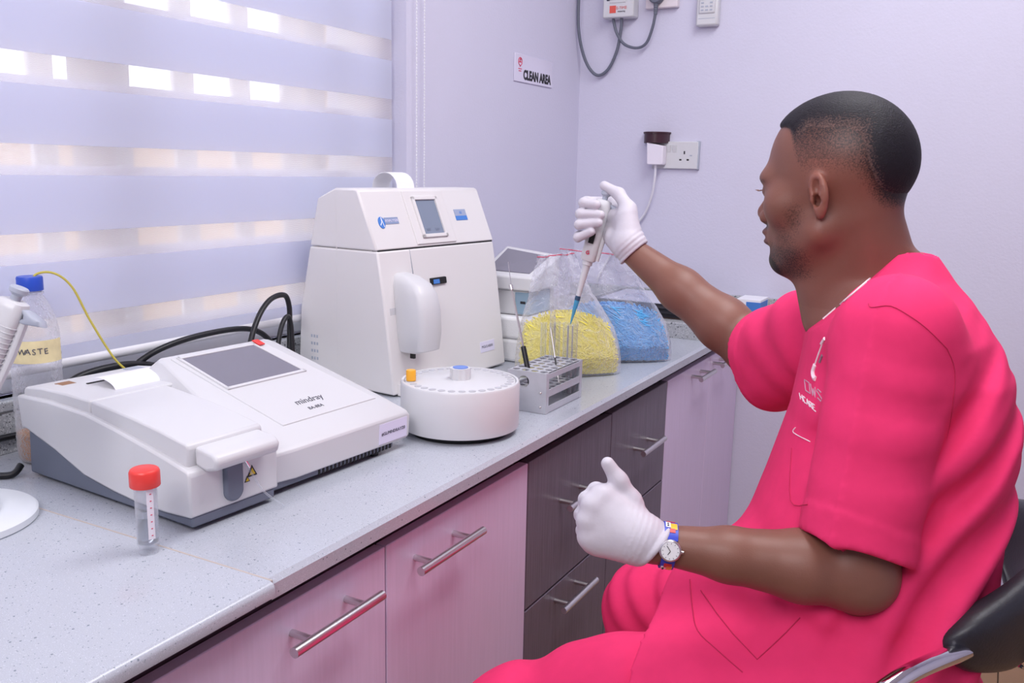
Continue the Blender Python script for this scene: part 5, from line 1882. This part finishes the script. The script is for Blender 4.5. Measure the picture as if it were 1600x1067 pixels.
put_surface('trousers', grow(sd_trousers, (0.66, 0.86, 0.12), (1.36, 1.50, 0.78), 0.0048), m_pink, man, 2)


def on_cloth(u, v, d0, d1, f=None, out=0.001):
    f = f or sd_shirt
    ts = np.linspace(d0, d1, 400)
    P = np.array([at(u, v, t) for t in ts])
    g = f(P)
    k = int(np.argmax(g < 0)) if (g < 0).any() else len(ts) - 1
    lo_, hi_ = ts[max(k - 1, 0)], ts[k]
    for _ in range(20):
        m_ = (lo_ + hi_) / 2
        if f(at(u, v, m_)[None])[0] < 0:
            hi_ = m_
        else:
            lo_ = m_
    return at(u, v, lo_ - out)


# piping along the near edge of the V neck, collar seam, shoulder seam, pocket
m_pipe = mat('white_piping', (240, 226, 234), 0.7)
pl_ = [on_cloth(1373 + (1286 - 1373) * t, 422 + (497 - 422) * t + 1.5, 1.0, 1.35, out=0.0036) for t in np.linspace(0, 1, 14)]
put('neck_piping', MB().tube([Vector(q) for q in pl_], 0.0013, 6), m_pipe, man, world=True)
m_seamline = mat('pink_stitching', (196, 32, 84), 0.85)


def stitch(name, pts, d0, d1, m, r=0.0006, f=None, n=10):
    q = []
    if n > 3:
        pts = [(w_.x, w_.y) for w_ in spline([(a_, b_, 0) for a_, b_ in pts], 4)]
        n = 3
    for (u0, v0), (u1, v1) in zip(pts[:-1], pts[1:]):
        for t in np.linspace(0, 1, n, endpoint=False):
            q.append(on_cloth(u0 + (u1 - u0) * t, v0 + (v1 - v0) * t, d0, d1, f, 0.0004))
    q.append(on_cloth(*pts[-1], d0, d1, f, 0.0004))
    return put(name, MB().tube([Vector(p_) for p_ in q], r, 6), m, man, world=True)


stitch('shoulder_seam', [(1357, 474), (1362, 480), (1392, 478), (1425, 496), (1450, 515), (1480, 545)], 0.8, 1.3, m_seamline)
stitch('armhole_seam', [(1480, 545), (1492, 580), (1488, 640), (1478, 690)], 0.8, 1.3, m_seamline)
stitch('chest_pocket_seam', [(1243, 668), (1240, 676), (1266, 690)], 0.9, 1.4, m_pipe, 0.0007)
stitch('chest_pocket_seam', [(1237, 700), (1235, 782), (1262, 788)], 0.9, 1.4, m_seamline, 0.0007)
# embroidered emblem and lettering on the chest
stitch('emblem_thread', [(1287, 532), (1281, 548), (1276, 562), (1272, 574)], 0.9, 1.4, m_pipe, 0.0013)
stitch('emblem_thread', [(1289, 529), (1284, 537)], 0.9, 1.4, m_pipe, 0.0026)
stitch('emblem_thread', [(1274, 570), (1271, 580), (1272, 589), (1275, 592)], 0.9, 1.4, m_pipe, 0.0034)
stitch('emblem_thread', [(1285, 555), (1281, 566)], 0.9, 1.4, mat('grey_thread', (150, 120, 140), 0.8), 0.0020)
m_grth = mat('silver_thread', (196, 150, 172), 0.7)
LET = {'O': [(0, 0), (0, 1), (1, 1), (1, 0), (0, 0)], 'W': [(0, 1), (.25, 0), (.5, .7), (.75, 0), (1, 1)], 'S': [(1, .9), (.3, 1), (0, .75), (1, .3), (.7, 0), (0, .1)], 'N': [(0, 0), (0, 1), (1, 0), (1, 1)],
       'C': [(1, .9), (.3, 1), (0, .5), (.3, 0), (1, .1)], 'A': [(0, 0), (.5, 1), (1, 0), (.8, .4), (.2, .4)], 'R': [(0, 0), (0, 1), (.9, .9), (.9, .6), (.1, .5), (1, 0)], 'E': [(1, 1), (0, 1), (0, .5), (.8, .5), (0, .5), (0, 0), (1, 0)], 'H': [(0, 0), (0, 1), (0, .5), (1, .5), (1, 1), (1, 0)], 'T': [(0, 1), (1, 1), (.5, 1), (.5, 0)], 'L': [(0, 1), (0, 0), (1, 0)]}


def letters(word, p0, p1, hgt, m, r):
    n_ = len(word)
    for k_, ch in enumerate(word):
        a_ = k_ / n_
        w_ = 0.78 / n_
        st_ = [(p0[0] + (p1[0] - p0[0]) * (a_ + w_ * x_) - 2 * y_, p0[1] + (p1[1] - p0[1]) * (a_ + w_ * x_) - hgt * y_) for x_, y_ in LET[ch]]
        stitch('lettering', st_, 0.9, 1.4, m, r, n=3)


letters('OWS', (1259, 610), (1287, 630), 17, m_grth, 0.0008)
letters('HCARE', (1251, 624), (1276, 644), 10, m_pipe, 0.0007)
stitch('lap_seam', [(1095, 922), (1120, 958), (1145, 990), (1183, 1030), (1205, 1010), (1228, 988), (1250, 965)], 0.8, 1.5, m_seamline, 0.0008, n=3)
stitch('tunic_hem', [(1078, 905), (1082, 950), (1090, 985), (1120, 1015), (1160, 1050)], 0.8, 1.5, m_seamline, 0.0008)

# lower legs and shoes (below the frame)
m_shoe = mat('dark_shoe', (46, 44, 50), 0.5)
for an in (anL, anR):
    sh = put('shoe', MB().loft([[(an[0] + 0.075 - t * 0.27 + 0.0, an[1] + w * cos(2 * pi * k / 16), max(an[2] - 0.155 if False else 0.0, 0.0) + zc + hh * sin(2 * pi * k / 16)) for k in range(16)]
                      for t, w, hh, zc in ((0.0, 0.012, 0.015, an[2] - 0.11), (0.04, 0.032, 0.035, an[2] - 0.105), (0.3, 0.040, 0.050, an[2] - 0.09), (0.55, 0.042, 0.042, an[2] - 0.10), (0.85, 0.044, 0.030, an[2] - 0.115), (1.0, 0.025, 0.018, an[2] - 0.125))]), m_shoe, man, world=True, smooth=60)
    put('ankle', MB().cyl(tuple(an + np.array([0.0, 0, 0.03])), tuple(an - np.array([-0.03, 0, 0.08])), 0.034, 0.036, 16), m_skin, man, world=True)

# ---- gloves
m_glove = mat('white_latex_glove', (204, 199, 208), 0.55, var=0.03, vscale=30, bump=0.12, bscale=160)
cR, cD, cF = _M[0], _M[1], _M[2]
gx = -0.907 * cR - 0.42 * cD + 0.05 * cF
gx /= np.linalg.norm(gx)
gz = -cF + 0.10 * cR
gz = gz - gx * (gz @ gx)
gz /= np.linalg.norm(gz)
gy = np.cross(gz, gx)
if gy @ (-cD) < 0:
    gy = -gy


def gl(x, y, z):
    return wrL + (gx * x + gy * y + gz * z) * 0.89


fingersL = [((0.090, 0.029, -0.002), 0.0108), ((0.097, 0.012, 0.002), 0.0106), ((0.094, -0.010, 0.001), 0.0102), ((0.083, -0.030, -0.003), 0.0093)]


def sd_glove_left(P):
    d = sd_cone(P, gl(-0.006, 0, 0), gl(0.02, 0.0, 0), 0.0258, 0.0235)
    for (c, r) in fingersL:
        m = gl(c[0] - 0.012, c[1], c[2] - 0.006)
        d = smin(d, sd_cone(P, gl(0.016, c[1] * 0.25, 0.0), m, 0.0180, 0.0152), 0.020)
    d = smin(d, sd_cone(P, gl(0.018, -0.012, -0.010), gl(0.060, -0.026, -0.014), 0.018, 0.016), 0.02)
    for i, (c, r) in enumerate(fingersL):
        mcp = gl(c[0] - 0.003, c[1], c[2] - 0.004)
        pip = gl(c[0] + 0.001, c[1] * 0.97, c[2] - 0.045)
        dip = gl(c[0] - 0.016, c[1] * 0.92, c[2] - 0.056)
        tip = gl(c[0] - 0.033, c[1] * 0.88, c[2] - 0.044)
        d = smin(d, sd_chain(P, [mcp, pip, dip, tip], [r, r, r * 0.93, r * 0.85], 0.004), 0.006)
        d = smin(d, sd_ball(P, gl(c[0] - 0.002, c[1], c[2] + 0.001), r * 0.84), 0.012)
    # thumb, raised from the side of the palm near its base
    th = sd_chain(P, [gl(0.020, 0.012, -0.012), gl(0.046, 0.038, -0.014), gl(0.073, 0.056, -0.010), gl(0.0965, 0.071, -0.006)], [0.0165, 0.0125, 0.0104, 0.0082], 0.008)
    d = smin(d, th, 0.005)
    # wrinkles near the wrist
    q = (P - wrL) @ gx
    d = d + 0.0003 * np.sin(q * 900) * np.exp(-((q - 0.018) / 0.02) ** 2)
    # cuff: rolled bead, slanting
    bx = gx + 0.25 * gy
    s = (P - gl(-0.004, 0, 0)) @ (bx / np.linalg.norm(bx))
    rad = np.linalg.norm((P - gl(-0.004, 0, 0)) - s[:, None] * (bx / np.linalg.norm(bx)), axis=1)
    bead = np.sqrt(s ** 2 + (rad - 0.0280) ** 2) - 0.0040
    d = np.maximum(d, -s - 0.001)
    return smin(d, bead, 0.002)


put_surface('glove', grow(sd_glove_left, gl(0.04, 0, -0.02) - 0.125, gl(0.04, 0, -0.02) + 0.125, 0.0018), m_glove, man, 1)

pipT, pipB = at(948.5, 299, 1.740), np.array([0.5425, 1.6075, 1.0560])
rfing = [
    [(955, 317, 1.772), (916, 315, 1.768), (912, 317, 1.730), (932, 320, 1.716)],
    [(951, 333, 1.776), (910, 331, 1.772), (907, 334, 1.730), (938, 336, 1.712)],
    [(947, 349, 1.776), (907, 348, 1.770), (905, 351, 1.728), (935, 348, 1.712)],
    [(943, 365, 1.770), (904, 368, 1.764), (903, 371, 1.730), (924, 362, 1.717)],
]
rfr = [0.0105, 0.0106, 0.0102, 0.0094]


def sd_glove_right(P):
    d = sd_cone(P, at(994, 397, 1.70), at(980, 382, 1.702), 0.0300, 0.0300)
    for i, fg in enumerate(rfing):
        m = at(*fg[0])
        d = smin(d, sd_cone(P, at(982, 382, 1.715), m, 0.024, 0.0135), 0.014)
    # heel of the palm and ball of the thumb
    d = smin(d, sd_cone(P, at(984, 384, 1.695), at(958, 372, 1.722), 0.024, 0.0155), 0.016)
    d = smin(d, sd_cone(P, at(984, 378, 1.694), at(979, 338, 1.700), 0.024, 0.0180), 0.016)
    d = smin(d, sd_cone(P, at(974, 345, 1.715), at(962, 335, 1.745), 0.018, 0.014), 0.016)
    th = sd_chain(P, [at(982, 355, 1.698), at(982, 327, 1.704), at(967, 303, 1.724), at(944, 290, 1.738)], [0.0190, 0.0148, 0.0112, 0.0090], 0.008)
    d = smin(d, th, 0.010)
    for fg, r in zip(rfing, rfr):
        d = smin(d, sd_chain(P, [at(*q) for q in fg], [r + 0.001, r, r * 0.96, r * 0.86], 0.003), 0.0022)
    bxx = at(962, 362, 1.705) - at(988, 392, 1.70)
    bxx = bxx / np.linalg.norm(bxx)
    bxx = bxx + 0.0 * cR
    c0 = at(990, 394, 1.70)
    s = (P - c0) @ bxx
    rad = np.linalg.norm((P - c0) - s[:, None] * bxx, axis=1)
    bead = np.sqrt(s ** 2 + (rad - 0.0305) ** 2) - 0.0030
    d = d + 0.0007 * np.sin(s * 700) * np.exp(-((s - 0.012) / 0.012) ** 2)
    d = np.maximum(d, -s - 0.001)
    return smin(d, bead, 0.002)


put_surface('glove', grow(sd_glove_right, at(952, 348, 1.735) - 0.115, at(952, 348, 1.735) + 0.115, 0.0017), m_glove, man, 1)

# ---- pipette held in the gloved hand
hp, ptf2, sct2, n2_, s2_, a2_ = pipette('pipette', 'white pipette with blue tip held upright in the gloved hand', pipT, pipB, cR * 0.9 - cF * 0.25, 1.15)
put('tip', MB().loft([sct2(0.785, 0.0038, 0.0038, ex=1), sct2(0.80, 0.0048, 0.0048, ex=1), sct2(0.90, 0.0032, 0.0032, ex=1), sct2(1.0, 0.0009, 0.0009, ex=1)]), film_mat('blue_clear_tip', (80, 178, 220), 0.45, 0.15, 0, 1, 0.5), hp, world=True, smooth=40)
put('tip_collar', MB().loft([sct2(0.782, 0.0046, 0.0046, ex=1), sct2(0.80, 0.0050, 0.0050, ex=1), sct2(0.815, 0.0047, 0.0047, ex=1)]), mat('dark_blue_collar', (50, 80, 110), 0.4), hp, world=True, smooth=40)
text_part('red_mark', 'G', 0.010, ptf2(0.455, -0.002, 0.0137) if n2_.dot(Vector(cF)) < 0 else ptf2(0.455, -0.002, -0.0137), Vector(cR), -a2_, m_redink, hp, world=True, thick=0.0004, bold=0.0004)

# ---- watch with patterned strap
wdir = (wrL - elL) / np.linalg.norm(wrL - elL)
wc = wrL - wdir * 0.0195
wn = -cF - wdir * (-cF @ wdir)
wn /= np.linalg.norm(wn)
wu = np.cross(wdir, wn)
if wu @ (-cD) < 0:
    wu = -wu
m_strap = mat('blue_strap', (44, 66, 190), 0.4)
m_wy = mat('yellow_strap_patch', (236, 190, 40), 0.4)
m_ww = mat('white_strap_patch', (236, 236, 236), 0.4)
m_wr = mat('red_strap_patch', (206, 50, 50), 0.4)
wrist_r = 0.0232
RW = wrist_r + 0.0022


def around(a, r, t):
    return Vector(wc + (wn * cos(a) + wu * sin(a)) * r + wdir * t)


def arc(a0, a1, t0, t1, r0, r1, n):
    rings = []
    for i in range(n + 1):
        a = radians(a0 + (a1 - a0) * i / n)
        rings.append([around(a, r0, t0), around(a, r0, t1), around(a, r1, t1), around(a, r1, t0)])
    return MB().loft(rings)


wf = put('watch_strap', arc(24, 336, -0.0080, 0.0080, RW, RW + 0.0022, 40), m_strap, man, world=True, smooth=30)
for a0, a1, t0, t1, mm in ((44, 56, -0.0045, 0.002, m_wr), (54, 78, -0.0068, 0.001, m_wy), (60, 84, 0.001, 0.0068, m_ww), (88, 110, -0.005, 0.005, m_wr), (304, 322, -0.005, 0.004, m_wr), (292, 312, -0.006, 0.0005, m_wy), (286, 308, 0.0005, 0.0066, m_ww), (262, 282, -0.006, 0.006, m_wy)):
    put('strap_patch', arc(a0, a1, t0, t1, RW + 0.0018, RW + 0.0028, 6), mm, wf, world=True, smooth=30)
for a in (66, 74, 292, 301):
    put('strap_dot', MB().ball(tuple(around(radians(a), RW + 0.0026, 0.0040)), 0.0013, 8, 6), m_blackink, wf, world=True)
cs = put('watch_case', MB().lathe([(0.0118, 0.0), (0.0128, 0.0015), (0.0128, 0.0062), (0.0112, 0.0075), (0.0, 0.0075)], tuple(wc + wn * (RW - 0.001)), 32, tuple(wn)), m_steel, man, world=True, smooth=35)
put('watch_dial', MB().lathe([(0.0106, 0.0076), (0.0106, 0.0079), (0.0, 0.0079)], tuple(wc + wn * (RW - 0.001)), 32, tuple(wn)), mat('white_dial', (238, 238, 240), 0.3), cs, world=True)
dc = wc + wn * (RW + 0.0072)
hmb = MB()
for ang, ln in ((150, 0.0052), (40, 0.0075)):
    dr = wu * cos(radians(ang)) + wdir * sin(radians(ang))
    hmb.tube([Vector(dc), Vector(dc + dr * ln)], 0.0004, 5)
put('watch_hand', hmb, m_blackink, cs, world=True)
for h in range(12):
    dr = wu * cos(pi * h / 6) + wdir * sin(pi * h / 6)
    put('hour_mark', MB().tube([Vector(dc + dr * 0.0082), Vector(dc + dr * 0.0096)], 0.0003, 4), m_ink, cs, world=True)
put('crown', MB().cyl(tuple(wc + wn * (RW + 0.003) - wdir * 0.0125), tuple(wc + wn * (RW + 0.003) - wdir * 0.0155), 0.0018, seg=10), m_steel, cs, world=True)
# ------------------------------------------------------------------ stool
SX, SY = 1.215, 1.225
st = empty('stool', (SX, SY, 0.0), label='black padded swivel stool with chrome rail and curved backrest under the man', cat='stool')
m_leather = mat('black_leatherette', (38, 38, 46), 0.42, bump=0.15, bscale=260)
put('seat', MB().lathe([(0.0, 0.490), (0.17, 0.490), (0.19, 0.497), (0.198, 0.515), (0.195, 0.535), (0.175, 0.548), (0.0, 0.552)], (SX, SY, 0), 48), m_leather, st, world=True, smooth=60)
put('pedestal', MB().lathe([(0.055, 0.49), (0.03, 0.475), (0.026, 0.30), (0.034, 0.295), (0.034, 0.05), (0.045, 0.045)], (SX, SY, 0), 24), m_chrome, st, world=True)
put('base_disc', MB().lathe([(0.20, 0.0), (0.205, 0.006), (0.19, 0.016), (0.06, 0.035), (0.035, 0.06)], (SX, SY, 0), 48), m_chrome, st, world=True)
# backrest: padded band curved around the back
BCX, BCY, BAX, BAY = 1.150, 1.300, 0.225, 0.272
rings = []
n = 48
for i in range(n + 1):
    f = 0.5 - 0.5 * cos(pi * i / n)
    a = radians(-58 + 116 * f)
    taper = min(1, (f if f < 0.5 else 1 - f) / 0.09)
    taper = sqrt(max(0, 1 - (1 - taper) ** 2))
    mid = sin(pi * f)
    hh = 0.004 + taper * (0.022 + 0.046 * min(1, mid * 1.25))
    tt = 0.004 + 0.018 * taper
    zc = 0.832 + 0.008 * mid
    d = Vector((cos(a) * BAY, sin(a) * BAX, 0)).normalized()
    c = Vector((BCX + cos(a) * BAX, BCY + sin(a) * BAY, zc))
    ring = []
    for k in range(16):
        b = 2 * pi * k / 16
        cc_, ss = cos(b), sin(b)
        u = abs(cc_) ** 0.62 * (1 if cc_ > 0 else -1)
        v = abs(ss) ** 0.62 * (1 if ss > 0 else -1)
        ring.append(c + d * (u * tt + 0.16 * v * hh) + Vector((0, 0, v * hh)))
    rings.append(ring)
put('backrest', MB().loft(rings), m_leather, st, world=True, smooth=60)
rail = [Vector(at(1600, 992, 1.22)), Vector(at(1548, 1003, 1.08)), Vector(at(1492, 1022, 1.01)), Vector(at(1440, 1043, 0.97)), Vector(at(1395, 1068, 0.945)), Vector(at(1350, 1105, 0.95)), Vector((1.12, 0.955, 0.66)), Vector((1.08, 1.00, 0.58)), Vector((1.10, 1.10, 0.50)), Vector((SX - 0.02, SY - 0.05, 0.478))]
for s in (1, -1):
    pts = [Vector((p.x, p.y if s > 0 else 2 * 1.285 - p.y, p.z)) for p in rail]
    pts = [Vector((BCX + BAX + 0.035, BCY - s * 0.06, rail[0].z + 0.005))] + pts
    put('chrome_rail', MB().tube(spline(pts, 6), 0.0105, 14), m_chrome, st, world=True, smooth=60)
put('backrest_bracket', MB().hexa([tuple(at(1505, 1035, 1.09)), tuple(at(1525, 1050, 1.09)), tuple(at(1560, 1010, 1.16)), tuple(at(1540, 998, 1.16)), tuple(at(1500, 1015, 1.07)), tuple(at(1520, 1020, 1.07)), tuple(at(1562, 990, 1.14)), tuple(at(1540, 985, 1.14))]), m_black, st, world=True, bevel=0.004)
_rz = rail[0].z
put('backrest_bracket', MB().box(1.372, 1.425, 1.235, 1.365, _rz - 0.014, 0.800), m_black, st, world=True, bevel=0.004)
